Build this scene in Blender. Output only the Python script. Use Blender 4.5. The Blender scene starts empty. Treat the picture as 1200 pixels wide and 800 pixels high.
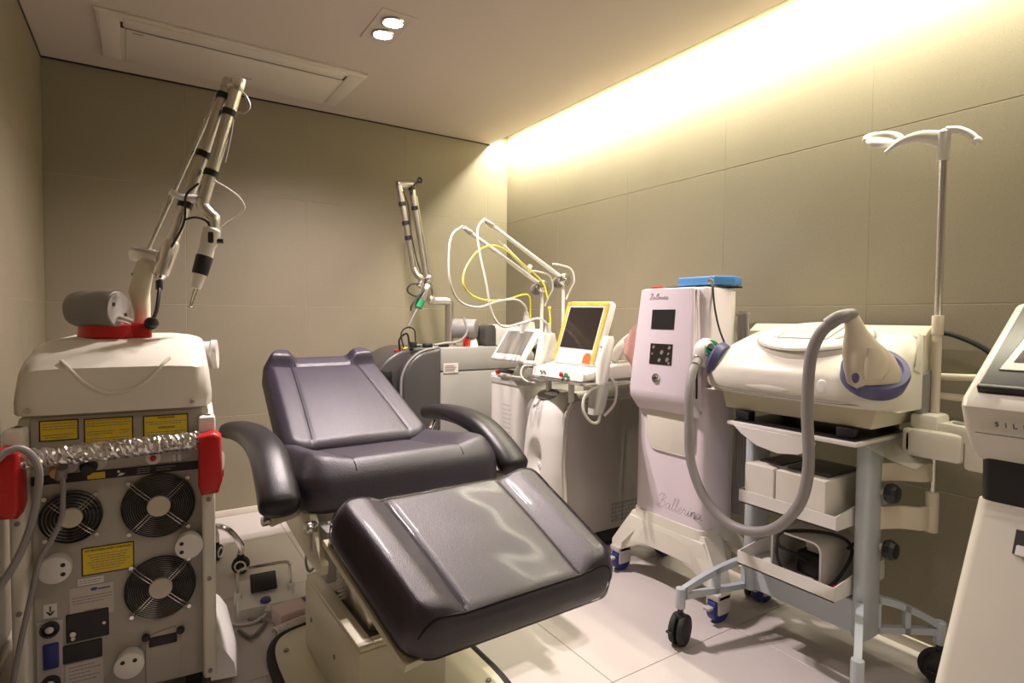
import bpy, bmesh, math, random
from mathutils import Vector, Matrix
random.seed(7)
scene = bpy.context.scene
COL = scene.collection
R = math.radians

# ------------------------------------------------------------------ camera
cam_data = bpy.data.cameras.new('camera')
cam = bpy.data.objects.new('camera', cam_data)
COL.objects.link(cam)
YAW, PITCH, ROLL, FPX, CY, CAM_H = 0.57242, 0.034709, 0.0085212, 669.106, 395.05, 1.128
fw = Vector((math.sin(YAW)*math.cos(PITCH), math.cos(YAW)*math.cos(PITCH), -math.sin(PITCH)))
rt = Vector((math.cos(YAW), -math.sin(YAW), 0)); up = rt.cross(fw)
rt2 = rt*math.cos(ROLL) + up*math.sin(ROLL); up2 = -rt*math.sin(ROLL) + up*math.cos(ROLL)
M = Matrix.Identity(4)
for i in range(3):
    M[i][0] = rt2[i]; M[i][1] = up2[i]; M[i][2] = -fw[i]
M[2][3] = CAM_H
cam.matrix_world = M
cam_data.sensor_width = 36.0
cam_data.lens = FPX/1200*36.0
cam_data.shift_y = (CY-400)/1200
cam_data.clip_start = 0.02
scene.camera = cam

# ------------------------------------------------------------------ world, lights, exposure
world = bpy.data.worlds.new('world'); scene.world = world
world.use_nodes = True
world.node_tree.nodes['Background'].inputs[0].default_value = (0.02, 0.018, 0.015, 1)
world.node_tree.nodes['Background'].inputs[1].default_value = 0.2
vs = scene.view_settings
vs.view_transform = 'Standard'; vs.look = 'None'; vs.gamma = 1.0; vs.use_curve_mapping = False
vs.exposure = 0.2

def area_light(name, loc, direction, sx, sy, power, color, spread=180):
    d = bpy.data.lights.new(name, 'AREA'); d.shape = 'RECTANGLE'; d.size = sx; d.size_y = sy
    d.energy = power; d.color = color; d.spread = R(spread)
    o = bpy.data.objects.new(name, d); COL.objects.link(o); o.location = loc
    o.rotation_euler = Vector(direction).to_track_quat('-Z', 'Y').to_euler()
    return o
COVE_COL = (1.0, 0.94, 0.72)
DOWN_COL = (1.0, 0.86, 0.84)
# LED run hidden in the ceiling slot along the right wall
d = bpy.data.lights.new('cove_light', 'AREA'); d.shape = 'RECTANGLE'; d.size = 0.02; d.size_y = 3.3
d.energy = 72; d.color = COVE_COL
o = bpy.data.objects.new('cove_light', d); COL.objects.link(o)
o.location = (2.104, 1.86, 2.383)
o.rotation_euler = (0, R(-22), 0)
def spot(name, loc, power, size=150, blend=0.9, rad=0.028):
    d = bpy.data.lights.new(name, 'SPOT'); d.energy = power; d.color = DOWN_COL
    d.spot_size = R(size); d.spot_blend = blend; d.shadow_soft_size = rad
    o = bpy.data.objects.new(name, d); COL.objects.link(o); o.location = loc
    return o
spot('downlight_lamp', (0.885, 2.30, 2.325), 104)
spot('downlight_lamp', (0.880, 2.42, 2.325), 104)
# the same twin fitting again in the ceiling above the photographer
spot('downlight_lamp', (0.885, 0.20, 2.325), 10)
spot('downlight_lamp', (0.880, 0.32, 2.325), 10)

# ------------------------------------------------------------------ materials
def mat(name, col, rough=0.5, metal=0.0, noise=0.0, nscale=30, bump=0.0, bscale=200, coat=0.0, coat_r=0.05, spec=0.5, emit=None, estr=0):
    m = bpy.data.materials.new(name); m.use_nodes = True
    nt = m.node_tree; b = nt.nodes['Principled BSDF']
    b.inputs['Base Color'].default_value = (*col, 1); b.inputs['Roughness'].default_value = rough
    b.inputs['Metallic'].default_value = metal; b.inputs['Coat Weight'].default_value = coat
    b.inputs['Coat Roughness'].default_value = coat_r
    b.inputs['Specular IOR Level'].default_value = spec
    if emit:
        b.inputs['Emission Color'].default_value = (*emit, 1); b.inputs['Emission Strength'].default_value = estr
    tc = nt.nodes.new('ShaderNodeTexCoord')
    if noise:
        n = nt.nodes.new('ShaderNodeTexNoise'); n.inputs['Scale'].default_value = nscale; n.inputs['Detail'].default_value = 4
        nt.links.new(tc.outputs['Object'], n.inputs['Vector'])
        r = nt.nodes.new('ShaderNodeValToRGB')
        r.color_ramp.elements[0].position = 0.3; r.color_ramp.elements[1].position = 0.7
        r.color_ramp.elements[0].color = (*[c*(1-noise) for c in col], 1)
        r.color_ramp.elements[1].color = (*[min(1, c*(1+noise)) for c in col], 1)
        nt.links.new(n.outputs['Fac'], r.inputs['Fac']); nt.links.new(r.outputs['Color'], b.inputs['Base Color'])
    if bump:
        n2 = nt.nodes.new('ShaderNodeTexNoise'); n2.inputs['Scale'].default_value = bscale; n2.inputs['Detail'].default_value = 2
        nt.links.new(tc.outputs['Object'], n2.inputs['Vector'])
        bp = nt.nodes.new('ShaderNodeBump'); bp.inputs['Strength'].default_value = bump; bp.inputs['Distance'].default_value = 0.002
        nt.links.new(n2.outputs['Fac'], bp.inputs['Height']); nt.links.new(bp.outputs['Normal'], b.inputs['Normal'])
    return m

def stone_mat(name, base, speck_dark, speck_light, rough):
    m = bpy.data.materials.new(name); m.use_nodes = True
    nt = m.node_tree; b = nt.nodes['Principled BSDF']; b.inputs['Roughness'].default_value = rough
    tc = nt.nodes.new('ShaderNodeTexCoord')
    def noise(sc, det):
        n = nt.nodes.new('ShaderNodeTexNoise'); n.inputs['Scale'].default_value = sc; n.inputs['Detail'].default_value = det
        nt.links.new(tc.outputs['Object'], n.inputs['Vector']); return n
    def mix(fac, a, bcol):
        x = nt.nodes.new('ShaderNodeMix'); x.data_type = 'RGBA'
        nt.links.new(fac, x.inputs[0])
        if isinstance(a, tuple): x.inputs[6].default_value = (*a, 1)
        else: nt.links.new(a, x.inputs[6])
        x.inputs[7].default_value = (*bcol, 1)
        return x.outputs[2]
    def ramp(src, p0, p1):
        r = nt.nodes.new('ShaderNodeValToRGB'); r.color_ramp.elements[0].position = p0; r.color_ramp.elements[1].position = p1
        nt.links.new(src, r.inputs['Fac']); return r.outputs['Color']
    big = noise(3, 5)
    c = mix(ramp(big.outputs['Fac'], .3, .7), base, tuple(x*0.93 for x in base))
    fine = noise(190, 3)
    c = mix(ramp(fine.outputs['Fac'], .60, .72), c, speck_dark)
    fine2 = noise(230, 2)
    c = mix(ramp(fine2.outputs['Fac'], .63, .72), c, speck_light)
    nt.links.new(c, b.inputs['Base Color'])
    bp = nt.nodes.new('ShaderNodeBump'); bp.inputs['Strength'].default_value = 0.06; bp.inputs['Distance'].default_value = 0.001
    nt.links.new(fine.outputs['Fac'], bp.inputs['Height']); nt.links.new(bp.outputs['Normal'], b.inputs['Normal'])
    return m

MT = dict(
    wall=stone_mat('wall_stone', (0.262, 0.228, 0.160), (0.190, 0.163, 0.112), (0.33, 0.29, 0.21), 0.55),
    grout=mat('grout', (0.355, 0.315, 0.235), 0.9),
    floor=stone_mat('floor_porcelain', (0.60, 0.55, 0.53), (0.54, 0.49, 0.47), (0.66, 0.61, 0.59), 0.34),
    floor_grout=mat('floor_grout', (0.36, 0.32, 0.29), 0.9),
    ceiling=mat('ceiling_paint', (0.60, 0.53, 0.46), 0.9),
    white_paint=mat('white_paint', (0.66, 0.61, 0.53), 0.6),
    leather=mat('black_leather', (0.023, 0.016, 0.036), 0.45, bump=0.6, bscale=380, spec=1.0),
    leather_smooth=mat('black_vinyl', (0.012, 0.010, 0.014), 0.40, bump=0.3, bscale=300),
    piping=mat('seam_thread', (0.012, 0.010, 0.012), 0.6),
    cream=mat('cream_enamel', (0.66, 0.62, 0.47), 0.35),
    ivory=mat('ivory_plastic', (0.74, 0.71, 0.62), 0.33, noise=0.02, nscale=8),
    panel_grey=mat('warm_grey_panel', (0.42, 0.395, 0.34), 0.42),
    white=mat('white_plastic', (0.78, 0.76, 0.72), 0.35),
    gloss_white=mat('gloss_white_plastic', (0.80, 0.78, 0.74), 0.2, coat=0.3),
    lilac=mat('lilac_white_plastic', (0.76, 0.68, 0.74), 0.4),
    silver=mat('silver_paint', (0.42, 0.39, 0.37), 0.38, metal=0.35),
    lightgrey=mat('light_grey_plastic', (0.50, 0.48, 0.46), 0.4),
    midgrey=mat('mid_grey_plastic', (0.24, 0.23, 0.22), 0.45),
    charcoal=mat('charcoal_plastic', (0.055, 0.050, 0.050), 0.38),
    black=mat('black_plastic', (0.012, 0.012, 0.013), 0.4),
    rubber=mat('black_rubber', (0.015, 0.015, 0.015), 0.7),
    red=mat('red_plastic', (0.52, 0.012, 0.012), 0.35),
    yellow=mat('yellow_label', (0.80, 0.60, 0.03), 0.5),
    yellow_fibre=mat('yellow_fibre', (0.80, 0.72, 0.04), 0.4),
    orange=mat('orange_bezel', (0.82, 0.43, 0.05), 0.45, noise=0.2, nscale=25),
    wire=mat('dark_wire', (0.30, 0.29, 0.27), 0.35, metal=1.0),
    chrome=mat('chrome', (0.72, 0.70, 0.67), 0.16, metal=1.0),
    steel=mat('brushed_steel', (0.60, 0.57, 0.52), 0.32, metal=1.0),
    alu=mat('satin_aluminium', (0.80, 0.78, 0.74), 0.27, metal=0.9),
    foil=mat('crinkled_foil', (0.72, 0.70, 0.68), 0.24, metal=1.0, bump=0.6, bscale=60),
    screen=mat('dark_screen', (0.030, 0.024, 0.020), 0.12),
    screen_grey=mat('grey_screen', (0.20, 0.19, 0.17), 0.2),
    blue=mat('blue_plastic', (0.06, 0.22, 0.52), 0.4),
    navy=mat('navy_blue_plastic', (0.02, 0.03, 0.20), 0.4),
    violet=mat('violet_trim', (0.085, 0.085, 0.20), 0.45),
    bluegrey=mat('blue_grey_enamel', (0.47, 0.52, 0.56), 0.4, metal=0.1),
    beige=mat('beige_plastic', (0.62, 0.55, 0.43), 0.4),
    cable_grey=mat('grey_cable', (0.27, 0.25, 0.25), 0.5),
    cable_white=mat('white_cable', (0.66, 0.64, 0.60), 0.45),
    green=mat('green_plastic', (0.02, 0.26, 0.10), 0.4),
    pink=mat('pink_cloth', (0.70, 0.46, 0.41), 0.9, noise=0.05, nscale=60),
    card=mat('white_cardboard', (0.74, 0.71, 0.64), 0.8),
    paper=mat('paper_label', (0.60, 0.55, 0.50), 0.8),
    ink=mat('grey_ink', (0.16, 0.15, 0.20), 0.6),
    letter_grey=mat('letter_grey', (0.24, 0.22, 0.27), 0.5),
    inkblue=mat('blue_ink', (0.05, 0.08, 0.35), 0.6),
    lamp=mat('lamp_lens', (1, 1, 1), 0.3, emit=(1.0, 0.9, 0.82), estr=30),
    led=mat('led_strip_lens', (1, 1, 1), 0.3, emit=(1.0, 0.87, 0.56), estr=6),
    brass=mat('brass', (0.6, 0.42, 0.15), 0.3, metal=1.0),
    redlamp=mat('red_button', (0.55, 0.02, 0.02), 0.3),
    terracotta=mat('orange_sticker', (0.45, 0.13, 0.03), 0.6),
    pinkbox=mat('pale_pink_wrap', (0.66, 0.52, 0.50), 0.4),
    laser_grey=mat('laser_grey_paint', (0.33, 0.32, 0.30), 0.4, metal=0.15),
)
def film_material():
    m = bpy.data.materials.new('clear_film'); m.use_nodes = True
    nt = m.node_tree; nt.nodes.clear()
    out = nt.nodes.new('ShaderNodeOutputMaterial'); mx = nt.nodes.new('ShaderNodeMixShader')
    tr = nt.nodes.new('ShaderNodeBsdfTransparent'); gl = nt.nodes.new('ShaderNodeBsdfGlossy')
    gl.inputs['Roughness'].default_value = 0.12
    tr.inputs['Color'].default_value = (0.96, 0.95, 0.94, 1)
    fr = nt.nodes.new('ShaderNodeFresnel'); fr.inputs['IOR'].default_value = 1.11
    n = nt.nodes.new('ShaderNodeTexNoise'); n.inputs['Scale'].default_value = 9; n.inputs['Detail'].default_value = 2
    tc = nt.nodes.new('ShaderNodeTexCoord'); nt.links.new(tc.outputs['Object'], n.inputs['Vector'])
    bp = nt.nodes.new('ShaderNodeBump'); bp.inputs['Strength'].default_value = 0.02; bp.inputs['Distance'].default_value = 0.01
    nt.links.new(n.outputs['Fac'], bp.inputs['Height']); nt.links.new(bp.outputs['Normal'], gl.inputs['Normal'])
    nt.links.new(fr.outputs[0], mx.inputs[0]); nt.links.new(tr.outputs[0], mx.inputs[1]); nt.links.new(gl.outputs[0], mx.inputs[2])
    nt.links.new(mx.outputs[0], out.inputs[0])
    return m
MT['film'] = film_material()
def acrylic():
    m = mat('clear_acrylic', (0.93, 0.92, 0.88), 0.05)
    m.node_tree.nodes['Principled BSDF'].inputs['Transmission Weight'].default_value = 0.85
    m.node_tree.nodes['Principled BSDF'].inputs['IOR'].default_value = 1.3
    return m
MT['acrylic'] = acrylic()

# ------------------------------------------------------------------ mesh building helpers
def spline(pts, n=8, closed=False):
    P = [Vector(p) for p in pts]
    if len(P) < 3: return P
    out = []; N = len(P); seg = N if closed else N-1
    for i in range(seg):
        if closed: p0, p1, p2, p3 = P[i-1], P[i], P[(i+1) % N], P[(i+2) % N]
        else:
            p1, p2 = P[i], P[i+1]
            p0 = P[i-1] if i > 0 else p1*2-p2
            p3 = P[i+2] if i+2 < N else p2*2-p1
        for k in range(n):
            t = k/n
            out.append(0.5*((2*p1)+(p2-p0)*t+(2*p0-5*p1+4*p2-p3)*t*t+(3*p1-p0-3*p2+p3)*t**3))
    if not closed: out.append(P[-1])
    return out

class B:
    def __init__(s): s.bm = bmesh.new()
    def _merge(s, t, M=None):
        if M is not None: bmesh.ops.transform(t, matrix=M, verts=t.verts)
        me = bpy.data.meshes.new('tmp'); t.to_mesh(me); t.free(); s.bm.from_mesh(me); bpy.data.meshes.remove(me)
        return s
    def box(s, x0, x1, y0, y1, z0, z1, r=0.0, seg=2, M=None):
        t = bmesh.new(); bmesh.ops.create_cube(t, size=1)
        for v in t.verts:
            v.co = Vector(((x0+x1)/2+v.co.x*(x1-x0), (y0+y1)/2+v.co.y*(y1-y0), (z0+z1)/2+v.co.z*(z1-z0)))
        if r > 0:
            bmesh.ops.bevel(t, geom=t.edges[:], offset=min(r, .49*min(x1-x0, y1-y0, z1-z0)), segments=seg, profile=0.5, affect='EDGES')
        return s._merge(t, M)
    def prism(s, poly, axis, a, b, r=0.0, seg=2, M=None):
        """poly: 2D points; axis 'x': poly=(y,z); 'y': poly=(x,z); 'z': poly=(x,y)"""
        t = bmesh.new()
        def mk(p, c):
            return {'x': (c, p[0], p[1]), 'y': (p[0], c, p[1]), 'z': (p[0], p[1], c)}[axis]
        v0 = [t.verts.new(mk(p, a)) for p in poly]; v1 = [t.verts.new(mk(p, b)) for p in poly]
        n = len(poly)
        f0 = t.faces.new(v0); f1 = t.faces.new(v1[::-1])
        for i in range(n): t.faces.new((v0[i], v1[i], v1[(i+1) % n], v0[(i+1) % n]))
        bmesh.ops.recalc_face_normals(t, faces=t.faces[:])
        if r > 0:
            ed = list(set(f0.edges[:] + f1.edges[:]))
            bmesh.ops.bevel(t, geom=ed, offset=r, segments=seg, profile=0.5, affect='EDGES')
        return s._merge(t, M)
    def loft(s, rings, cap0=True, cap1=True, M=None):
        t = bmesh.new(); V = [[t.verts.new(p) for p in r] for r in rings]; n = len(rings[0])
        for a, b in zip(V[:-1], V[1:]):
            for i in range(n): t.faces.new((a[i], a[(i+1) % n], b[(i+1) % n], b[i]))
        if cap0: t.faces.new(V[0][::-1])
        if cap1: t.faces.new(V[-1])
        bmesh.ops.recalc_face_normals(t, faces=t.faces[:])
        return s._merge(t, M)
    def cyl(s, p0, p1, r0, r1=None, n=20, bev=0.0):
        r1 = r0 if r1 is None else r1
        p0, p1 = Vector(p0), Vector(p1); d = p1-p0; L = d.length; q = d.to_track_quat('Z', 'Y')
        prof = [(r0, 0), (r1, L)]
        if bev > 0: prof = [(r0-bev, 0), (r0-bev*.3, bev*.3), (r0, bev), (r1, L-bev), (r1-bev*.3, L-bev*.3), (r1-bev, L)]
        rings = [[p0+q@Vector((r*math.cos(2*math.pi*k/n), r*math.sin(2*math.pi*k/n), z)) for k in range(n)] for r, z in prof]
        return s.loft(rings)
    def lathe(s, prof, p0, direction, n=28):
        p0 = Vector(p0); q = Vector(direction).to_track_quat('Z', 'Y')
        rings = [[p0+q@Vector((max(r, 1e-4)*math.cos(2*math.pi*k/n), max(r, 1e-4)*math.sin(2*math.pi*k/n), z)) for k in range(n)] for r, z in prof]
        return s.loft(rings)
    def sphere(s, c, r, sx=1, sy=1, sz=1, n=20, M=None):
        t = bmesh.new(); bmesh.ops.create_uvsphere(t, u_segments=n, v_segments=n//2+2, radius=r)
        for v in t.verts: v.co = Vector((v.co.x*sx, v.co.y*sy, v.co.z*sz))
        if M is not None: bmesh.ops.transform(t, matrix=M, verts=t.verts)
        for v in t.verts: v.co += Vector(c)
        return s._merge(t)
    def tube(s, pts, r, n=8, smooth=6, closed=False, rx=None, upv=None):
        P = spline(pts, smooth, closed) if smooth else [Vector(p) for p in pts]
        N = len(P); rings = []; prev = None
        for i in range(N):
            if closed: d = P[(i+1) % N]-P[i-1]
            else: d = P[min(i+1, N-1)]-P[max(i-1, 0)]
            if d.length < 1e-9: d = Vector((0, 0, 1))
            d.normalize()
            if upv is not None: a = Vector(upv)-d*d.dot(Vector(upv))
            elif prev is None:
                a = Vector((0, 0, 1)) if abs(d.z) < .9 else Vector((1, 0, 0)); a = a-d*d.dot(a)
            else: a = prev-d*d.dot(prev)
            a.normalize(); prev = a; b = d.cross(a)
            rr = r(i/(N-1)) if callable(r) else r
            ra = rr; rb = (rx(i/(N-1)) if callable(rx) else rx) if rx is not None else rr
            rings.append([P[i]+a*(ra*math.cos(2*math.pi*k/n))+b*(rb*math.sin(2*math.pi*k/n)) for k in range(n)])
        if closed:
            rings.append(rings[0]); s.loft(rings, False, False)
            bmesh.ops.remove_doubles(s.bm, verts=s.bm.verts[:], dist=1e-6); return s
        return s.loft(rings)
    def torus(s, c, direction, Rm, r, n=32, m=8):
        c = Vector(c); q = Vector(direction).to_track_quat('Z', 'Y')
        return s.tube([c+q@Vector((Rm*math.cos(2*math.pi*k/n), Rm*math.sin(2*math.pi*k/n), 0)) for k in range(n)], r, m, 0, True)

ROOTM = {}
def tag(o, label=None, cat=None, group=None, kind=None):
    if label: o['label'] = label
    if cat: o['category'] = cat
    if group: o['group'] = group
    if kind: o['kind'] = kind
    return o
def root(name, label, cat, loc=(0, 0, 0), rotz=0.0, group=None):
    o = bpy.data.objects.new(name, None); COL.objects.link(o)
    o.location = loc; o.rotation_euler = (0, 0, rotz); o.empty_display_size = 0.05
    ROOTM[o.name] = Matrix.Translation(Vector(loc)) @ Matrix.Rotation(rotz, 4, 'Z')
    return tag(o, label, cat, group)
def part(name, b, m, parent=None, local=False, label=None, smooth=True, ang=32, kind=None):
    """b is built in world coordinates (or in the thing's own frame with local=True)"""
    me = bpy.data.meshes.new(name)
    Mw = ROOTM.get(parent.name) if parent else None
    if parent and not local: bmesh.ops.transform(b.bm, matrix=Mw.inverted(), verts=b.bm.verts)
    b.bm.to_mesh(me); b.bm.free()
    if smooth:
        me.shade_smooth(); me.set_sharp_from_angle(angle=R(ang))
    me.materials.append(MT[m] if isinstance(m, str) else m)
    o = bpy.data.objects.new(name, me); COL.objects.link(o)
    if parent:
        o.parent = parent; ROOTM[o.name] = Mw
    if label: o['label'] = label
    if kind: o['kind'] = kind
    return o
def single(name, b, m, label, cat, base, group=None, smooth=True, ang=32):
    """a thing that is one mesh, built in world coordinates, origin at base"""
    bmesh.ops.translate(b.bm, vec=-Vector(base), verts=b.bm.verts)
    o = part(name, b, m, None, smooth=smooth, ang=ang); o.location = base
    ROOTM[o.name] = Matrix.Translation(Vector(base))
    return tag(o, label, cat, group)
def struct(name, b, m, **k):
    o = part(name, b, m, **k); o['kind'] = 'structure'; ROOTM[o.name] = Matrix.Identity(4); return o
def frame(origin, xdir, ydir):
    x = Vector(xdir).normalized(); y = Vector(ydir); y = (y-x*x.dot(y)).normalized(); z = x.cross(y)
    Mx = Matrix.Identity(4)
    for i in range(3): Mx[i][0] = x[i]; Mx[i][1] = y[i]; Mx[i][2] = z[i]; Mx[i][3] = origin[i]
    return Mx
def text(name, body, size, Mx, m, parent, depth=0.0006, local=False, shear=0.0, label=None, align='CENTER'):
    cu = bpy.data.curves.new('tmp_text', 'FONT'); cu.body = body; cu.size = size; cu.extrude = depth; cu.shear = shear
    cu.align_x = align; cu.align_y = 'CENTER'; cu.resolution_u = 2
    ob = bpy.data.objects.new('tmp_text', cu); COL.objects.link(ob); bpy.context.view_layer.update()
    me = bpy.data.meshes.new_from_object(ob); bpy.data.objects.remove(ob); bpy.data.curves.remove(cu)
    b = B(); b.bm.from_mesh(me); bpy.data.meshes.remove(me)
    bmesh.ops.transform(b.bm, matrix=Mx, verts=b.bm.verts)
    return part(name, b, m, parent, local=local, smooth=False, label=label)
def copy_thing(src, loc, rotz=None):
    c = src.copy(); COL.objects.link(c); c.location = loc
    if rotz is not None: c.rotation_euler = (0, 0, rotz)
    return c
def superring(cx, cy, hx, hy, z, e=4.0, n=40):
    out = []
    for k in range(n):
        a = 2*math.pi*k/n; ca, sa = math.cos(a), math.sin(a)
        out.append(Vector((cx+hx*math.copysign(abs(ca)**(2/e), ca), cy+hy*math.copysign(abs(sa)**(2/e), sa), z)))
    return out

# ------------------------------------------------------------------ room shell
XL, XR, YB, YF, ZC, XC = -0.40, 2.221, 3.53, -0.95, 2.35, 2.075
TS, GAP = 0.621, 0.0022
def tile_axis(a, b, joint):
    k0 = math.floor((a-joint)/TS); cuts = [a]
    x = joint+k0*TS
    while x < b-0.02:
        if x > a+0.02: cuts.append(x)
        x += TS
    cuts.append(b); return list(zip(cuts[:-1], cuts[1:]))
_tile_mesh = {}
def tile_mesh(name, w, h, t, m, axis):
    key = (name, round(w, 3), round(h, 3), axis)
    if key not in _tile_mesh:
        b = B()
        if axis == 'y': b.box(-w/2, w/2, 0, t, -h/2, h/2, 0.0012, 1)
        elif axis == 'x': b.box(0, t, -w/2, w/2, -h/2, h/2, 0.0012, 1)
        else: b.box(-w/2, w/2, -h/2, h/2, -t, 0, 0.0010, 1)
        me = bpy.data.meshes.new(name); b.bm.to_mesh(me); b.bm.free(); me.materials.append(MT[m]); _tile_mesh[key] = me
    return _tile_mesh[key]
def put_tile(name, me, parent, loc):
    o = bpy.data.objects.new(name, me); COL.objects.link(o); o.parent = parent; o.location = loc
ZROWS = tile_axis(0.0, 2.56, 1.184)
T = 0.008
wb = struct('wall_back', B().box(XL-.1, XR+.1, YB+.0012, YB+.12, 0, 2.6), 'grout')
for x0, x1 in tile_axis(XL, XR, 0.193):
    for z0, z1 in ZROWS:
        put_tile('wall_tile', tile_mesh('wall_tile', x1-x0-GAP, z1-z0-GAP, T, 'wall', 'y'), wb, ((x0+x1)/2, YB, (z0+z1)/2))
wr = struct('wall_right', B().box(XR+.0012, XR+.12, YF, YB, 0, 2.6), 'grout')
for y0, y1 in tile_axis(YF, YB, 2.918):
    for z0, z1 in ZROWS:
        put_tile('wall_tile', tile_mesh('wall_tile', y1-y0-GAP, z1-z0-GAP, T, 'wall', 'x'), wr, (XR, (y0+y1)/2, (z0+z1)/2))
wl = struct('wall_left', B().box(XL-.12, XL-.0012, YF, YB, 0, 2.6), 'grout')
for y0, y1 in tile_axis(YF, YB, 2.918):
    for z0, z1 in tile_axis(0.0, 2.35, 1.184):
        put_tile('wall_tile', tile_mesh('wall_tile', y1-y0-GAP, z1-z0-GAP, T, 'wall', 'x'), wl, (XL-T, (y0+y1)/2, (z0+z1)/2))
struct('wall_front', B().box(XL-.1, XR+.1, YF-.12, YF, 0, 2.6), 'wall')
fl = struct('floor', B().box(XL-.1, XR+.1, YF-.1, YB+.1, -0.08, -0.003), 'floor_grout')
TS = 0.60
for x0, x1 in tile_axis(XL, XR, 1.209):
    for y0, y1 in tile_axis(YF, YB, 1.283):
        put_tile('floor_tile', tile_mesh('floor_tile', x1-x0-.002, y1-y0-.002, 0.008, 'floor', 'z'), fl, ((x0+x1)/2, (y0+y1)/2, 0))
TS = 0.621
ce = struct('ceiling', B().box(XL-.1, XC, YF-.1, YB+.1, ZC, ZC+.012).box(XC-.02, XC, YF-.1, YB+.1, ZC+.01, 2.40), 'ceiling')
struct('trim_1', B().box(XC-.25, XR+.1, YF-.1, YB+.1, 2.56, 2.6).box(XC-.03, XC-.005, YF, YB, 2.36, 2.56), 'white_paint')
struct('baseboard_back', B().box(XL, XR, YB-.012, YB, 0, 0.035, .003), 'white_paint')
struct('baseboard_right', B().box(XR-.012, XR, YF, YB-.012, 0, 0.035, .003), 'white_paint')
struct('baseboard_left', B().box(XL, XL+.012, YF, YB-.012, 0, 0.035, .003), 'white_paint')
# black strip painted in as the shadow gap between ceiling, back and left walls
struct('gap_shadow_strip', B().box(XL, XC, YB-.004, YB, ZC-.008, ZC).box(XL, XL+.004, YF, YB, ZC-.008, ZC), 'black')

# cove LED strip
single('cove_led_strip', B().box(2.088, 2.122, 0.2, 3.52, 2.392, 2.404), 'led', 'long LED strip tucked inside the ceiling slot above the right wall', 'light', (2.105, 1.85, 2.398))

# ceiling air conditioner
t = root('ceiling_air_conditioner', 'white flush one-way air conditioner cassette set in the ceiling near the back wall', 'air conditioner', (0.40, 3.11, ZC))
Mc = Matrix.Translation((0.40, 3.11, ZC)) @ Matrix.Rotation(R(1.0), 4, 'Z')
part('frame', B().prism([(-.56, -.26), (.56, -.26), (.545, .25), (-.535, .25)], 'z', -.014, 0.0, .004, 2, M=Mc), 'white_paint', t)
lv = part('louver', B().box(-.460, .460, -.245, -.158, -.020, -.012, .004, 2, M=Mc), 'white_paint', t, label='long flat air outlet louver')
part('louver_gap', B().box(-.47, .47, -.156, -.146, -.0165, -.010, M=Mc).box(-.472, -.464, -.20, -.146, -.0165, -.010, M=Mc).box(.464, .472, -.20, -.146, -.0165, -.010, M=Mc), 'black', t, label='dark slit along the louver')
part('intake_grille', B().box(-.455, .455, -.14, .235, -.019, -.012, .003, 2, M=Mc), 'white_paint', t)
for sx in (-1, 1):
    part('end_panel', B().box(sx*.51-.035, sx*.51+.035, -.235, .225, -.018, -.012, .003, 2, M=Mc), 'white_paint', t)
part('logo_plate', B().box(-.43, -.39, -.128, -.12, -.0205, -.018, M=Mc), 'midgrey', t)
part('sensor_mark', B().box(.02, .08, .1, .106, -.0205, -.018, M=Mc), 'midgrey', t)

# twin downlight
t = root('ceiling_downlight', 'recessed white twin downlight with two glowing round lamps', 'ceiling light', (0.882, 2.36, ZC))
b = B()
b.box(.808, .822, 2.22, 2.50, ZC-.004, ZC).box(.942, .956, 2.22, 2.50, ZC-.004, ZC)
b.box(.822, .942, 2.22, 2.234, ZC-.004, ZC).box(.822, .942, 2.486, 2.50, ZC-.004, ZC)
part('trim_frame', b, 'ceiling', t)
part('back_plate', B().box(.822, .942, 2.234, 2.486, ZC-.003, ZC), 'ceiling', t)
for y in (2.30, 2.42):
    rg = part('lamp_ring', B().torus((.882, y, ZC-.006), (0, 0, 1), .044, .006), 'chrome', t)
    part('lamp', B().lathe([(.0, -.008), (.03, -.007), (.038, -.003), (.038, .0)], (.882, y, ZC-.004), (0, 0, 1)), 'lamp', rg)
# ------------------------------------------------------------------ laser cabinet on the left (seen from its service side)
LM = root('laser_machine', 'tall cream laser cabinet with red corner grips and raised articulated arm, by the left wall', 'laser machine', (-.06, 1.89, 0), R(-4))
def L_(name, b, m, label=None, p=None, **k): return part(name, b, m, p or LM, local=True, label=label, **k)
W = .225
L_('cabinet_body', B().prism([(-W+.01, 0), (W-.01, 0), (W-.01, .30), (W-.05, .52), (-W+.05, .52), (-W+.01, .30)], 'z', .075, .862, .012, 3), 'cream')
L_('service_panel', B().box(-.19, .198, -.006, .0, .079, .858, .002, 1), 'panel_grey', 'warm grey sheet metal service panel')
# hood: front face, sloping shoulder and flat top
hp = [(-.030, .866), (-.034, .90), (-.022, .985), (.02, 1.016), (.12, 1.050), (.18, 1.060), (.46, 1.064), (.56, 1.01), (.58, .90), (.575, .866)]
def hood_ring(u):
    k = abs(u)/.226
    s = 1-.10*max(0, (k-.55)/.45)**2
    return [Vector((u*(1-.10*max(0, (z-.93))/.15), (y-.26)*(1-.05*max(0, (k-.7)/.3))+.26, .866+(z-.866)*s)) for y, z in hp]
us = [-.226, -.222, -.21, -.18, -.12, -.06, 0, .06, .12, .18, .21, .222, .226]
rings = [hood_ring(u) for u in us]
for i, sc in ((0, .86), (-1, .86)):
    c = sum(rings[i], Vector())/len(rings[i]); rings[i] = [c+(p-c)*sc for p in rings[i]]
for i, sc in ((1, .95), (-2, .95)):
    c = sum(rings[i], Vector())/len(rings[i]); rings[i] = [c+(p-c)*sc for p in rings[i]]
hood = L_('hood', B().loft(rings), 'ivory', 'ivory moulded hood', ang=40)
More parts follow.
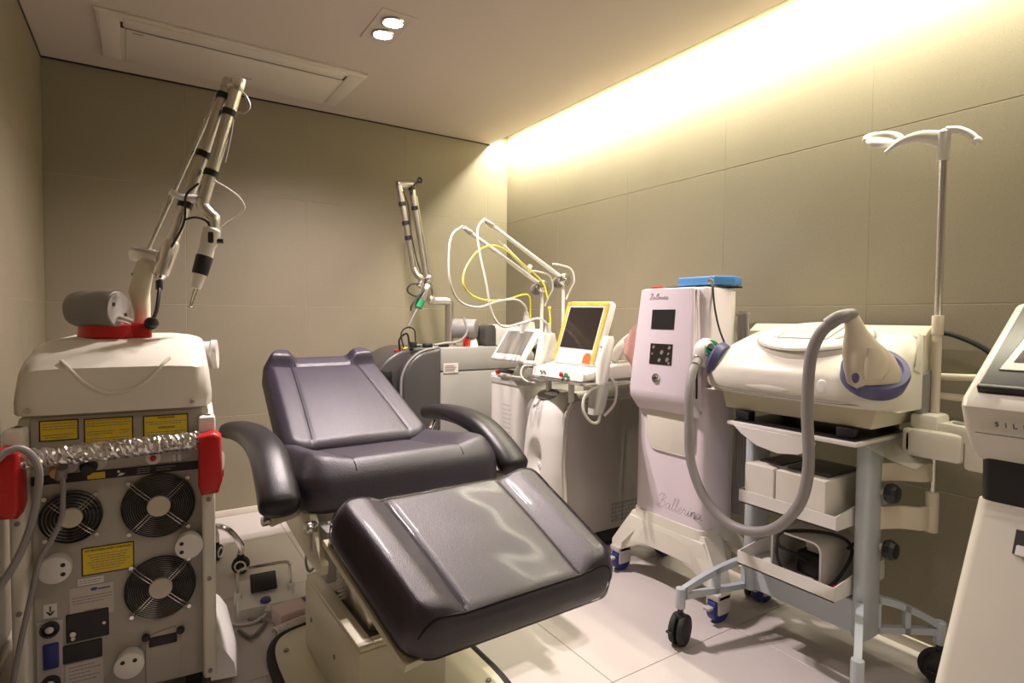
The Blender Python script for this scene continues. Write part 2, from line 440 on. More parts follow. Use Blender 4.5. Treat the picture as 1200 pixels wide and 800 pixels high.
L_('hood_ridge', B().tube([(-.125, .0, 1.005), (-.105, -.020, .985), (-.07, -.029, .945), (-.035, -.033, .922), (0.0, -.033, .917), (.035, -.033, .925), (.07, -.029, .95), (.10, -.020, .985), (.12, .0, 1.006)], .0045, 8, 5), 'ivory', 'curved moulded ridge', hood)
for u in (-.19, .175):
    L_('screw', B().cyl((u, -.030, .882), (u, -.040, .882), .007, n=12, bev=.002), 'steel', p=hood)
# side rails and brackets
for s in (-1, 1):
    u0 = .196 if s > 0 else -.228
    rl = L_('side_rail', B().box(u0, u0+.034, -.045, .30, .075, .84, .010, 3), 'ivory')
    for z in (.10, .37, .60):
        L_('screw', B().cyl((u0+.017, -.040, z), (u0+.017, -.050, z), .006, n=10), 'midgrey', p=rl)
    L_('corner_bracket', B().box(u0-.006, u0+.036, -.062, .0, .765, .84, .008, 2), 'white')
    L_('screw', B().cyl((u0+.015, -.058, .785), (u0+.015, -.066, .785), .006, n=10), 'steel')
    g = s*.215
    poly = [(-.026, .795), (.012, .805), (.030, .790), (.032, .67), (.022, .635), (-.020, .632), (-.028, .66)]
    gp = B().prism([(g+s*p[0], p[1]) for p in poly], 'y', -.125, -.045, .012, 3)
    L_('corner_grip', gp, 'red', 'bright red plastic corner grip', ang=40)
rnd = random.Random(3); rings = []
for k in range(64):
    t = k/63; cx, cz = -.19+.382*t, .768+.014*t
    rings.append([Vector((cx+rnd.uniform(-.002, .002), -.085+(.0245+rnd.uniform(-.0028, .0028))*math.cos(a), cz+(.0245+rnd.uniform(-.0028, .0028))*math.sin(a))) for a in [2*math.pi*q/18 for q in range(18)]])
hb = L_('push_bar', B().loft(rings), 'foil', 'push bar wrapped in crinkled silver foil', smooth=False)
L_('cleat_knob', B().lathe([(.0, 0), (.022, 0), (.03, .012), (.03, .03), (.0, .03)], (.225, .12, .67), (1, -.3, 0)), 'cream')
L_('foot_fairing', B().loft([[Vector((x, y, z)) for x, y in ((.215, .02), (e, .01), (e+.012, .14), (e-.005, .40), (.215, .42))] for z, e in ((.03, .285), (.075, .278), (.115, .255), (.14, .228))]), 'white')
L_('duct_stub', B().lathe([(.0, 0), (.042, 0), (.042, .052), (.046, .056), (.046, .07), (.036, .07), (.0, .06)], (.175, .17, 1.0), (1, -.12, .05)), 'white', 'short white duct stub')
# labels on the panel
def plate(name, u0, u1, z0, z1, m, y=-.0065, t=.0012, border=None, r=.004, label=None):
    p = L_(name, B().box(u0, u1, y-t, y, z0, z1, 0), m, label)
    if border:
        b = B(); w = .0028
        b.box(u0, u1, y-t-.0006, y-t+.0002, z0, z0+w).box(u0, u1, y-t-.0006, y-t+.0002, z1-w, z1)
        b.box(u0, u0+w, y-t-.0006, y-t+.0002, z0, z1).box(u1-w, u1, y-t-.0006, y-t+.0002, z0, z1)
        L_('label_border', b, border, p=p)
    return p
def lines(p, rows, y, m='ink', th=.0016):
    """rows of illegible small print as fine broken bars"""
    b = B(); rnd = random.Random(len(rows)*7+int(rows[0][0]*1000))
    for u0, u1, z in rows:
        u = u0
        while u < u1-.002:
            w = rnd.uniform(.004, .012); e = min(u+w, u1); b.box(u, e, y-.0004, y, z-th/2, z+th/2); u = e+.0015
    return L_('small_print', b, m, p=p, smooth=False, kind='stuff')
FY = -.0065-.0012
FX = lambda u, z: frame((u, FY-.0004, z), (1, 0, 0), (0, 0, 1))
p = plate('warning_label', -.172, -.089, .795, .850, 'yellow', border='black', label='small yellow warning label at the left')
lines(p, [(-.165, -.096, z) for z in (.840, .833)] + [(-.165, -.096, .826)] + [(-.165, -.10, .811), (-.16, -.11, .804)], FY)
p = plate('warning_label', -.078, .032, .776, .848, 'yellow', border='black', label='largest yellow warning label in the middle')
lines(p, [(-.072, .026, .841), (-.072, .026, .834), (-.072, .02, .827), (-.072, -.01, .812), (-.072, -.015, .805), (.0, .026, .812), (.0, .02, .805), (-.072, .022, .793), (-.072, .02, .787)], FY)
p = plate('warning_label', .055, .164, .778, .846, 'yellow', border='black', label='yellow label headed WARNING at the right')
text('lettering', 'WARNING', .0085, FX(.11, .838), 'black', p, local=True)
text('lettering', 'WARNING', .0085, FX(.11, .810), 'black', p, local=True)
lines(p, [(.062, .158, .827), (.07, .15, .821), (.062, .156, .798), (.062, .158, .791), (.07, .15, .785)], FY)
p = plate('warning_label', -.088, .030, .424, .500, 'yellow', border='black', label='yellow high voltage label between the fans')
text('lettering', 'ATTENTION HIGH VOLTAGE', .0080, FX(-.029, .490), 'black', p, local=True)
lines(p, [(-.075, .018, .478), (-.07, .012, .471), (-.066, .01, .464), (-.076, .02, .457), (-.07, .012, .450), (-.066, .006, .443), (-.06, .0, .436)], FY)
p = plate('paper_plate', -.115, -.018, .312, .396, 'paper', label='pale paper rating plate with blue logo')
L_('logo', B().sphere((-.062, FY, .385), .008, 1, .08, .55), 'inkblue', 'small blue logo', p)
L_('logo_name', B().box(-.053, -.026, FY-.0004, FY, .382, .3855), 'inkblue', p=p)
lines(p, [(-.11, -.022, .368), (-.11, -.022, .360), (-.108, -.04, .352), (-.085, -.05, .33)], FY)
p = plate('paper_plate', -.097, -.040, .399, .417, 'white'); lines(p, [(-.094, -.043, .411), (-.094, -.05, .405)], FY)
p = plate('paper_plate', -.127, -.044, .115, .192, 'paper'); lines(p, [(-.12, -.06, .182), (-.12, -.05, .172), (-.12, -.07, .162), (-.12, -.052, .152), (-.12, -.06, .142), (-.12, -.08, .13)], FY)
L_('socket_panel', B().box(-.124, -.030, -.010, -.005, .25, .328, .003, 1), 'black', 'black recessed socket panel')
L_('socket_panel', B().box(-.134, -.046, -.010, -.005, .195, .246, .003, 1), 'black')
for u_, z_, r_ in ((-.108, .275, .007), (-.108, .263, .005), (-.04, .29, .004)):
    L_('socket_pin', B().cyl((u_, -.010, z_), (u_, -.016, z_), r_, n=12), 'steel')
L_('marking_strip', B().box(-.19, .197, -.0085, -.006, .682, .706), 'black', 'long black strip with small pictograms')
L_('strip_label', B().box(-.072, -.033, -.0095, -.0083, .685, .702), 'yellow').__setitem__('label', 'small yellow pictogram label')
L_('strip_pictogram', B().sphere((-.003, -.0088, .698), .0035, 1, .15, 1).prism([(-.006, .686), (.001, .694), (.012, .692), (.006, .687)], 'y', -.0093, -.0083), 'white')
lines(LM, [(.04, .07, .700), (.04, .07, .694), (.04, .068, .688), (.085, .13, .698), (.085, .12, .691)], -.0085, 'lightgrey', .0012)
for u, m in ((-.132, 'brass'), (-.068, 'black')):
    c = L_('hose_coupling', B().lathe([(0, 0), (.02, 0), (.02, .012), (.013, .016), (.013, .04), (.0, .04)], (u, -.006, .722), (0, -1, -.15)), m)
    L_('coupling_plate', B().sphere((u+.012, -.006, .725), .028, 1, .12, .7), 'lightgrey', p=c)
e = L_('emergency_button', B().lathe([(0, 0), (.018, 0), (.018, .008), (.012, .010), (.0, .010)], (.078, -.006, .727), (0, -1, 0)), 'white')
L_('button_cap', B().lathe([(0, 0), (.008, 0), (.007, .008), (0, .009)], (.078, -.016, .727), (0, -1, 0)), 'redlamp', 'red push button', e)
L_('key_plate', B().sphere((.11, -.006, .726), .06, 1, .06, .25), 'lightgrey')
for u_ in (.125, .138):
    L_('port', B().box(u_, u_+.008, -.014, -.006, .712, .732, .002), 'white')
# fans with wire guards
def fan(u, z, r, hub, rings, label):
    f = L_('fan_housing', B().lathe([(r*1.02, 0), (r*1.02, .008), (r*.98, .010), (r*.96, .004), (0, .001)], (u, -.006, z), (0, -1, 0), 40), 'black', label)
    b = B()
    for k in range(rings):
        rr = hub+(r-hub)*(k+1)/rings
        b.torus((u, -.0185-.003*math.sin(math.pi*(k+1)/rings), z), (0, 1, 0), rr, .0009, 36, 4)
    L_('guard_wire', b, 'wire', p=f, kind='stuff')
    for a in (45, 135, 225, 315):
        b = B()
        ca, sa = math.cos(R(a)), math.sin(R(a))
        for o in (-.004, .004):
            b.tube([(u+hub*ca-o*sa, -.021, z+hub*sa+o*ca), (u+r*.8*ca-o*sa, -.021, z+r*.8*sa+o*ca), (u+r*1.13*ca-o*sa, -.010, z+r*1.13*sa+o*ca)], .0013, 6, 3)
        b.cyl((u+r*1.14*ca, -.004, z+r*1.14*sa), (u+r*1.14*ca, -.016, z+r*1.14*sa), .0055, n=10)
        L_('guard_spoke', b, 'chrome', p=f, kind='stuff')
    L_('fan_hub', B().lathe([(0, 0), (hub, 0), (hub, .016), (hub-.003, .019), (0, .019)], (u, -.006, z), (0, -1, 0), 28), 'beige', p=f)
    b = B()
    for k in range(7):
        a = 2*math.pi*k/7
        Mk = Matrix.Translation((u, -.0075, z)) @ Matrix.Rotation(a, 4, 'Y') @ Matrix.Rotation(R(22), 4, 'X')
        b.box(hub, r*.94, -.001, .001, -.016, .016, M=Mk)
    L_('fan_blade', b, 'black', p=f, kind='stuff')
fan(.090, .591, .088, .029, 11, 'large round fan at the upper right')
fan(.092, .357, .086, .029, 11, 'large round fan at the lower right')
fan(-.108, .590, .068, .026, 5, 'smaller round fan at the left with few wires')
# round cord cleats with two holes
for u, z, a in ((-.138, .468, 0), (.163, .474, 0), (.018, .172, 90)):
    c = L_('cord_cleat', B().lathe([(0, 0), (.030, 0), (.032, .004), (.036, .040), (.034, .046), (.030, .048), (0, .048)], (u, -.006, z), (0, -1, 0), 32), 'white', 'round white cord cleat')
    for k in (-1, 1):
        du, dz = ((.018, k*.012) if a == 0 and u < 0 else (-.018, k*.012)) if a == 0 else (k*.014, .014)
        L_('cleat_hole', B().cyl((u+du, -.0548, z+dz), (u+du, -.050, z+dz), .0055, n=12), 'black', p=c)
fp = L_('filter_door', B().box(.052, .138, -.011, -.005, .085, .205, .003, 1).prism([(.068, .225), (.125, .235), (.138, .205), (.052, .205)], 'y', -.011, -.005), 'panel_grey', 'small flap with black slot')
L_('door_slot', B().box(.062, .130, -.014, -.010, .190, .218, .002), 'black', p=fp)
for u in (.055, .139):
    L_('door_knob', B().cyl((u, -.006, .222), (u, -.022, .222), .010, n=16, bev=.003), 'black', p=fp)
sp = L_('inlet_strip', B().box(-.186, -.130, -.010, -.005, .10, .32, .02, 3), 'lightgrey')
L_('power_switch', B().box(-.172, -.139, -.018, -.009, .195, .262, .003), 'navy', 'dark blue rocker switch', sp)
for z in (.300, .155):
    L_('round_socket', B().lathe([(.021, 0), (.021, .008), (.016, .008), (.014, .002), (0, .002)], (-.157, -.010, z), (0, -1, 0), 24), 'black', p=sp)
    L_('socket_face', B().lathe([(0, 0), (.010, 0), (.009, .006), (0, .007)], (-.157, -.011, z), (0, -1, 0), 20), 'steel', p=sp)
pp = plate('arrow_plate', -.170, -.142, .328, .365, 'white')
L_('arrow_mark', B().prism([(-.156, .333), (-.166, .346), (-.160, .345), (-.156, .340), (-.152, .345), (-.146, .346)], 'y', FY-.0006, FY).box(-.1575, -.1545, FY-.0006, FY, .344, .360), 'black', p=pp)
for x in (-.17, .17):
    for y in (.08, .44):
        c = L_('caster', B().cyl((x-.02, y, .0375), (x+.02, y, .0375), .0375, n=24, bev=.006), 'rubber')
        L_('fork', B().box(x-.028, x+.028, y-.012, y+.02, .045, .078, .004), 'steel', p=c)
# articulated arm on the hood (world coordinates)
def K_(name, b, m, label=None, p=None, **k): return part(name, b, m, p or LM, label=label, **k)
base = K_('arm_base', B().lathe([(0, 0), (.086, 0), (.090, .006), (.088, .038), (.076, .046), (.0, .046)], (-.078, 2.12, 1.055), (0, 0, 1), 36).box(-.08, .020, 2.045, 2.20, 1.052, 1.103, .010, 3), 'red', 'bright red mounting base of the arm')
K_('base_lever', B().tube([(-.085, 2.04, 1.108), (-.06, 2.035, 1.115), (-.03, 2.035, 1.104)], .010, 10, 4), 'alu', p=base)
cw = K_('counterweight', B().lathe([(0, 0), (.049, 0), (.053, .003), (.053, .115), (.048, .128), (.0, .130)], (-.062, 2.04, 1.142), (-.84, .52, 0), 36), 'midgrey', 'grey cylinder counterweight with two screws')
K_('counterweight_cap', B().lathe([(0, 0), (.050, 0), (.052, .003), (.0, .004)], (-.0605, 2.038, 1.142), (-.84, .52, 0), 36), 'laser_grey', p=cw)
for dx, dz in ((-.026, .014), (.026, -.016)):
    q = Vector((-.0605+dx*.52, 2.038+dx*.84, 1.142+dz)); w = Vector((.84, -.52, 0))
    K_('screw', B().cyl(q-w*.002, q+w*.002, .006, n=10), 'black', p=cw)
K_('arm_post', B().loft([superring(-.005, 2.15, .022, .034, 1.07, 3, 20), superring(-.004, 2.15, .022, .034, 1.13, 3, 20), superring(-.012, 2.15, .030, .030, 1.20, 3, 20), superring(.004, 2.15, .026, .022, 1.28, 3, 20), superring(.010, 2.15, .018, .018, 1.325, 3, 20)]), 'cream', 'cream upright arm bracket')
K_('elbow_joint', B().cyl((-.028, 2.165, 1.318), (.045, 2.12, 1.305), .024, n=24, bev=.005), 'alu')
A0, A1 = Vector((.052, 2.12, 1.275)), Vector((.244, 2.12, 1.895)); ad_ = (A1-A0).normalized()
la = K_('lower_arm_tube', B().cyl(A0, A1, .018, n=20).lathe([(.0, 0), (.016, .0), (.024, .012), (.024, .115), (.019, .125), (0, .125)], A0-ad_*.035, ad_, 24), 'alu', 'long satin aluminium arm tube')
K_('tie_rod', B().cyl((.012, 2.14, 1.335), (.215, 2.145, 1.86), .008, n=12), 'alu', p=la)
for f_ in (.33, .60, .92):
    q = A0.lerp(A1, f_); K_('hook_strap', B().cyl(q-ad_*.010, q+ad_*.010, .0225, n=18), 'black', p=la)
K_('cable_hook', B().tube([(.075, 2.105, 1.515), (.10, 2.10, 1.500), (.145, 2.10, 1.500), (.165, 2.10, 1.49)], .011, 10, 5), 'white', p=la)
U0, U1 = Vector((.268, 2.085, 1.885)), Vector((.163, 2.08, 1.495)); ud = (U1-U0).normalized()
ua = K_('upper_arm_tube', B().cyl(U0, U1, .019, n=20), 'alu', 'second aluminium arm tube hanging back down')
K_('top_elbow', B().cyl((.244, 2.135, 1.885), (.268, 2.07, 1.885), .023, n=24, bev=.005).cyl(A1-ad_*.03, A1+ad_*.012, .020, n=20, bev=.006).cyl(U0-ud*.018, U0+ud*.03, .021, n=20, bev=.006), 'alu')
for f_ in (.26, .78):
    q = U0.lerp(U1, f_); K_('hook_strap', B().cyl(q-ud*.010, q+ud*.010, .0225, n=18), 'black', p=ua)
K_('wrist_joint', B().tube([(.163, 2.08, 1.495), (.162, 2.08, 1.475), (.178, 2.075, 1.452), (.195, 2.07, 1.435)], .019, 14, 5).cyl((.193, 2.07, 1.45), (.190, 2.07, 1.40), .018, n=18, bev=.004), 'alu')
H0 = Vector((.188, 2.07, 1.405)); hdv = Vector((-.255, -.02, -1)).normalized()
hd = K_('handpiece', B().lathe([(0, 0), (.022, 0), (.026, .006), (.026, .05), (.022, .062), (.024, .09), (.021, .15), (.014, .200), (0, .201)], H0, hdv, 24), 'ivory', 'ivory laser handpiece with black grip')
K_('grip_pad', B().lathe([(.0235, 0), (.0255, .004), (.0238, .058), (.0215, .062)], H0+hdv*.092, hdv, 24), 'black', p=hd)
K_('handpiece_clip', B().box(.172, .188, 2.036, 2.046, 1.355, 1.39, .004), 'black', p=hd)
K_('handpiece_screw', B().cyl((.20, 2.06, 1.365), (.217, 2.055, 1.365), .008, n=12), 'black', p=hd)
T0 = H0+hdv*.195
K_('spacer_tip', B().tube([T0+Vector((.006, 0, 0)), T0+hdv*.04+Vector((.004, 0, 0)), T0+hdv*.066], .002, 6, 3).tube([T0-Vector((.004, 0, 0)), T0+hdv*.06-Vector((.004, 0, 0))], .002, 6, 0).torus(T0+hdv*.066, (.3, 0, 1), .009, .002, 16, 5), 'chrome', p=hd)
# wiring along the arm
K_('arm_cable', B().tube([(.042, 2.11, 1.235), (.040, 2.08, 1.20), (.032, 2.05, 1.14), (.018, 2.03, 1.105)], .0055, 8, 6).lathe([(0, 0), (.010, 0), (.010, .028), (0, .028)], (.041, 2.09, 1.205), (0, .1, 1), 12).sphere((.018, 2.03, 1.10), .020), 'black', 'black cable with plug at the arm foot')
K_('arm_cable', B().tube([(.075, 2.09, 1.34), (.11, 2.085, 1.42), (.115, 2.08, 1.50), (.15, 2.08, 1.545)], .0035, 6, 6), 'black')
K_('arm_cable', B().tube([(.108, 2.08, 1.425), (.14, 2.07, 1.435), (.17, 2.06, 1.425), (.182, 2.055, 1.40)], .0035, 6, 6), 'black')
K_('arm_cable', B().tube([(.012, 2.14, 1.29), (-.01, 2.14, 1.265), (-.03, 2.145, 1.25)], .005, 6, 4), 'black')
K_('arm_cable', B().tube([(.188, 2.07, 1.571), (.20, 2.07, 1.555), (.227, 2.07, 1.541), (.265, 2.07, 1.515), (.282, 2.07, 1.482), (.262, 2.07, 1.452), (.228, 2.07, 1.425), (.21, 2.065, 1.40), (.206, 2.06, 1.37)], .0026, 6, 8), 'cable_white', 'thin white cable looping beside the handpiece')
K_('arm_cable', B().tube([(.265, 2.09, 1.87), (.290, 2.085, 1.85), (.302, 2.085, 1.82), (.288, 2.08, 1.795), (.255, 2.075, 1.782), (.245, 2.075, 1.72), (.225, 2.07, 1.62)], .004, 6, 7), 'cable_grey')
K_('arm_cable', B().tube([(.255, 2.09, 1.86), (.235, 2.085, 1.80), (.215, 2.08, 1.70), (.18, 2.08, 1.60), (.15, 2.085, 1.52)], .003, 6, 6), 'cable_grey')

# loose cables in front of the cabinet
single('power_cable', B().tube([(-.39, 1.72, .60), (-.33, 1.72, .72), (-.285, 1.75, .795), (-.245, 1.76, .805), (-.218, 1.765, .75), (-.23, 1.77, .64), (-.262, 1.77, .54), (-.31, 1.76, .46), (-.36, 1.75, .40), (-.385, 1.74, .30), (-.388, 1.70, .12), (-.37, 1.62, .012), (-.30, 1.45, .010)], .0085, 10, 7), 'cable_grey', 'thick grey cable looped over the left red grip of the laser cabinet', 'cable', (-.37, 1.62, 0))
single('power_cable', B().tube([(-.185, 1.855, .715), (-.180, 1.838, .70), (-.179, 1.825, .66), (-.182, 1.82, .61), (-.200, 1.80, .565), (-.224, 1.80, .52), (-.238, 1.80, .45), (-.262, 1.80, .33), (-.283, 1.80, .20), (-.293, 1.80, .08), (-.29, 1.77, .012), (-.24, 1.62, .008)], .0062, 8, 7).cyl((-.185, 1.852, .705), (-.180, 1.836, .735), .013, n=14), 'cable_grey', 'slim grey cable hanging from the coupling on the laser cabinet panel', 'cable', (-.28, 1.80, 0))
# ------------------------------------------------------------------ treatment chair
CH = root('treatment_chair', 'black leather reclining treatment chair with padded armrests on a cream pedestal', 'chair', (.735, 1.75, 0), R(1.6))
def C_(name, b, m, label=None, p=None, **k): return part(name, b, m, p or CH, local=True, label=label, **k)
def nsamp(n):
    out = []
    for i in range(n+1):
        s = -1+2*i/n; out.append(.55*math.sin(math.pi/2*s)+.45*s)
    return out
def pad_z(u, v, W, L, T, r, c, hfun):
    x, y = u*W/2, (v-.5)*L
    q, p = abs(x)-(W/2-c), abs(y)-(L/2-c)
    if q > 0 and p > 0:
        dist = math.hypot(q, p)
        if dist > c:
            k = c/dist; x = math.copysign(W/2-c+q*k, x); y = math.copysign(L/2-c+p*k, y); d = 0
        else: d = c-dist
    else: d = min(W/2-abs(x), L/2-abs(y))
    d = max(0, d); dd = min(d, r)
    z = T-r+math.sqrt(max(0, r*r-(r-dd)**2))
    sm = min(1, d/(r*.85)); sm = sm*sm*(3-2*sm)
    return x, y, z+hfun(u, v)*sm
def pad(W0, W1, L, T, r, c, hfun, Mx, nu=64, nv=56, off=0.0, under=0.012):
    """upholstered cushion: v=0 at local y=0 ; top surface towards +z"""
    b = B(); bm = b.bm; U = nsamp(nu); V = [(s+1)/2 for s in nsamp(nv)]
    grid = []
    for v in V:
        W = W0+(W1-W0)*v; row = []
        for u in U:
            x, y, z = pad_z(u, v, W+2*off, L+2*off, T+off, r+off, c+off, hfun)
            row.append(bm.verts.new(Mx @ Vector((x, y+L/2, z))))
        grid.append(row)
    for j in range(nv):
        for i in range(nu): bm.faces.new((grid[j][i], grid[j][i+1], grid[j+1][i+1], grid[j+1][i]))
    border = [(i, 0) for i in range(nu)]+[(nu, j) for j in range(nv)]+[(i, nv) for i in range(nu, 0, -1)]+[(0, j) for j in range(nv, 0, -1)]
    prev = [grid[j][i] for i, j in border]; n = len(prev)
    Mi = Mx.inverted(); base = [Mi @ v.co for v in prev]
    for zz, ins in (((T-r)*.6, 0), (under+.004, 0), (0.0, under)):
        ring = []
        for q in base:
            cx, cy = 0, L/2
            fx = 1-ins/max(.01, W0/2); fy = 1-ins/max(.01, L/2)
            ring.append(bm.verts.new(Mx @ Vector((q.x*fx, cy+(q.y-cy)*fy, zz))))
        for k in range(n): bm.faces.new((prev[k], ring[k], ring[(k+1) % n], prev[(k+1) % n]))
        prev = ring
    bm.faces.new(prev)
    bmesh.ops.remove_doubles(bm, verts=bm.verts[:], dist=1e-5)
    bmesh.ops.recalc_face_normals(bm, faces=bm.faces[:])
    return b
def seam(W0, W1, L, T, r, c, hfun, Mx, pts, rad=.0026):
    P = []
    for u, v in pts:
        W = W0+(W1-W0)*v
        x, y, z = pad_z(u, v, W, L, T, r, c, hfun); P.append(Mx @ Vector((x, y+L/2, z+.0014)))
    return B().tube(P, rad, 6, 0)
g = lambda x, s: math.exp(-(x/s)**2)
def sstep(a, b, x):
    t = max(0, min(1, (x-a)/(b-a))); return t*t*(3-2*t)
def tilt(y, z, ang, flip=False):
    """pad frame: origin at (0,y,z), local +y of the pad runs along world +y rotated up by ang"""
    return Matrix.Translation((0, y, z)) @ Matrix.Rotation(R(ang), 4, 'X')

# backrest: v=0 at the seat, v=1 at the head end
def h_back(u, v):
    su = .66-.10*v
    h = .007*sstep(su-.02, su+.26, abs(u))*(1-sstep(.80, .86, v)*.3)
    h -= .0045*g(abs(u)-su, .020)*(1-sstep(.83, .86, v))
    h -= .010*g(v-.845, .012)
    h += .044*sstep(.42, .62, abs(u))*sstep(.845, .89, v)
    h -= .006*g(abs(u)-.50, .016)*sstep(.86, .90, v)
    h += .012*(1-(u/.9)**2)*max(0, math.sin(math.pi*min(1, v/.84)))**.6
    return h
MB_ = tilt(.475, .532, 25)
args = (.60, .51, .71, .125, .042, .075, h_back, MB_)
bk = C_('backrest', pad(*args, nu=84, nv=84), 'leather', ang=60)
for s in (-1, 1):
    C_('seam', seam(*args, [(s*(.66-.10*v), v) for v in [.06+.78*i/30 for i in range(31)]]), 'piping', p=bk)
    C_('seam', seam(*args, [(s*.50, v) for v in [.85+.11*i/8 for i in range(9)]]), 'piping', p=bk)
C_('seam', seam(*args, [(-.97+1.94*i/40, .845) for i in range(41)]), 'piping', p=bk)
# seat: v=0 at the front (knee) edge
def h_seat(u, v):
    h = .030*sstep(.54, .80, abs(u))*(.35+.65*sstep(0, .3, v))*1.0
    h -= .005*g(abs(u)-.54, .016)
    h += .012*sstep(.45, .10, v)
    h -= .005*g(v-.30, .012)*sstep(.65, .55, abs(u))
    return h
MS_ = tilt(-.045, .540, -6.5)
sargs = (.70, .68, .60, .138, .060, .085, h_seat, MS_)
st = C_('seat', pad(*sargs, nu=72, nv=60), 'leather', ang=60)
for s in (-1, 1):
    C_('seam', seam(*sargs, [(s*.54, v) for v in [.02+.93*i/30 for i in range(31)]]), 'piping', p=st)
C_('seam', seam(*sargs, [(-.54+1.08*i/30, .30) for i in range(31)]), 'piping', p=st)
# footrest: v=0 at the foot end
def h_foot(u, v):
    su = .56
    h = .026*sstep(su, su+.22, abs(u))*(.55+.45*sstep(0, .12, v))
    h -= .009*g(abs(u)-su, .022)*sstep(0, .08, v)
    h += .008*(1-u*u)*math.sin(math.pi*v)
    return h
MF_ = tilt(-.648, .385, 17.5)
fargs = (.585, .680, .485, .100, .038, .060, h_foot, MF_)
ft = C_('footrest', pad(*fargs, nu=72, nv=56), 'leather', ang=60)
for s in (-1, 1):
    C_('seam', seam(*fargs, [(s*.56, v) for v in [.05+.90*i/30 for i in range(31)]]), 'piping', p=ft)
C_('seam', seam(*fargs, [(-.95+1.9*i/40, .035) for i in range(41)]), 'piping', p=ft)
def h_film(u, v):
    return h_foot(u, v)*.9 + .0012*math.sin(9*u+14*v)*math.sin(7*v-3*u) + .008*sstep(.55, 1, abs(u))*sstep(.2, 0, v)*(.5+.5*math.sin(31*u)) + .003
C_('clear_cover', pad(.585, .680, .485, .100, .038, .060, h_film, MF_, nu=72, nv=56, off=.006), 'film', 'clear plastic film stretched over the footrest', ft, ang=70)
# metal shell under the cushions
C_('seat_frame', B().box(-.30, .30, .03, .56, .49, .535, .008).prism([(.02, .525), (.50, .46), (.50, .53), (.06, .55)], 'x', -.31, -.295), 'cream')
C_('footrest_frame', B().prism([(-.299, .015), (-.346, .47), (.10, .47), (.10, .07)], 'z', -.016, .003, .003, 2, M=MF_), 'cream', 'cream sheet steel edge under the footrest')
C_('backrest_frame', B().box(-.24, .24, .02, .60, -.02, .0, .004, M=MB_), 'midgrey')
for s in (-1, 1):
    C_('side_bracket', B().prism([(.45, .54), (.13, .55), (-.02, .54), (-.09, .48), (-.14, .43), (-.13, .40), (-.05, .395), (.38, .44), (.45, .48)], 'x', s*.322-.012, s*.322+.012, .005, 2), 'cream', 'cream side bracket')
    C_('pivot_bolt', B().cyl((s*.325, -.045, .510), (s*.352, -.045, .510), .020, n=20, bev=.004).box(min(s*.318, s*.334), max(s*.318, s*.334), -.065, -.025, .43, .53, .008), 'chrome', 'chrome hinge bolt')
    C_('hinge_plate', B().box(min(s*.285, s*.315), max(s*.285, s*.315), -.13, -.02, .37, .52, .006), 'midgrey')
# armrests
def armrest(s):
    pts = [(s*.432, .78, .668), (s*.420, .60, .696), (s*.408, .38, .708), (s*.404, .20, .688), (s*.408, .06, .625), (s*.412, -.03, .560)]
    b = B(); P = spline(pts, 8); N = len(P); rings = []
    for i, c in enumerate(P):
        t = i/(N-1); d = (P[min(i+1, N-1)]-P[max(0, i-1)]).normalized()
        side = Vector((1, 0, 0)); side = (side-d*d.dot(side)).normalized(); upv = side.cross(d); upv = upv if upv.z > 0 else -upv
        e = min(1, t/.07, (1-t)/.07); k = math.sqrt(max(.0, 1-(1-e)**2))*.92+.08
        w, hgt = .060*k*(.80+.20*t), .040*k*(.80+.28*t)
        rings.append([c+side*(w*math.copysign(abs(math.cos(a))**.8, math.cos(a)))+upv*(hgt*math.copysign(abs(math.sin(a))**.8, math.sin(a))) for a in [2*math.pi*q/24 for q in range(24)]])
    return b.loft(rings)
for s in (-1, 1):
    ar = C_('armrest', armrest(s), 'leather_smooth', 'curved padded armrest', ang=60)
    C_('armrest_tube', B().cyl((s*.43, .045, .525), (s*.345, .07, .535), .021, n=18, bev=.003), 'beige', p=ar)
    C_('armrest_knob', B().cyl((s*.452, .042, .524), (s*.43, .045, .525), .014, n=16, bev=.003), 'steel', p=ar)
    C_('armrest_spindle', B().cyl((s*.36, .068, .535), (s*.30, .09, .545), .012, n=14), 'cream', p=ar)
C_('recline_handle', B().cyl((.315, .50, .64), (.36, .55, .665), .010, n=12, bev=.003), 'chrome')
# pedestal
bx = B()
x0, x1, y0, y1, z1 = -.29, -.035, -.325, .20, .265
bx.box(x0, x1, y0, y1, .028, z1-.004, .012, 2)
pd = C_('pedestal', bx, 'cream', 'cream steel pedestal box')
C_('pedestal_opening', B().box(-.245, -.08, -.28, .03, z1-.004, z1+.001, .0), 'black', p=pd)
b = B()
b.box(x0+.004, -.245, y0+.004, y1-.004, z1-.006, z1+.006, .003).box(-.08, x1-.004, y0+.004, y1-.004, z1-.006, z1+.006, .003)
b.box(-.245, -.08, y0+.004, -.28, z1-.006, z1+.006, .003).box(-.245, -.08, .03, y1-.004, z1-.006, z1+.006, .003)
C_('pedestal_top', b, 'cream', p=pd)
for y, z in ((.12, .15), (-.12, .15), (-.25, .07)):
    C_('screw', B().cyl((x0-.003, y, z), (x0+.004, y, z), .007, n=12), 'midgrey', p=pd)
C_('lift_column', B().box(-.235, -.09, -.25, .02, .20, .40, .02, 3).box(-.22, .14, -.20, .14, .38, .50, .012), 'steel', 'brushed metal lift column')
plate_o = [Vector((p.x, p.y)) for p in superring(-.115, -.065, .285, .40, 0, 5, 48)]
bp = C_('base_plate', B().prism([(p.x, p.y) for p in plate_o], 'z', .004, .030, .006, 2), 'cream', 'broad cream base plate')
C_('plate_edging', B().tube([(p.x, p.y, .018) for p in superring(-.115, -.065, .287, .402, 0, 5, 48)], .016, 10, 0, True), 'rubber', 'black rubber edging', bp)
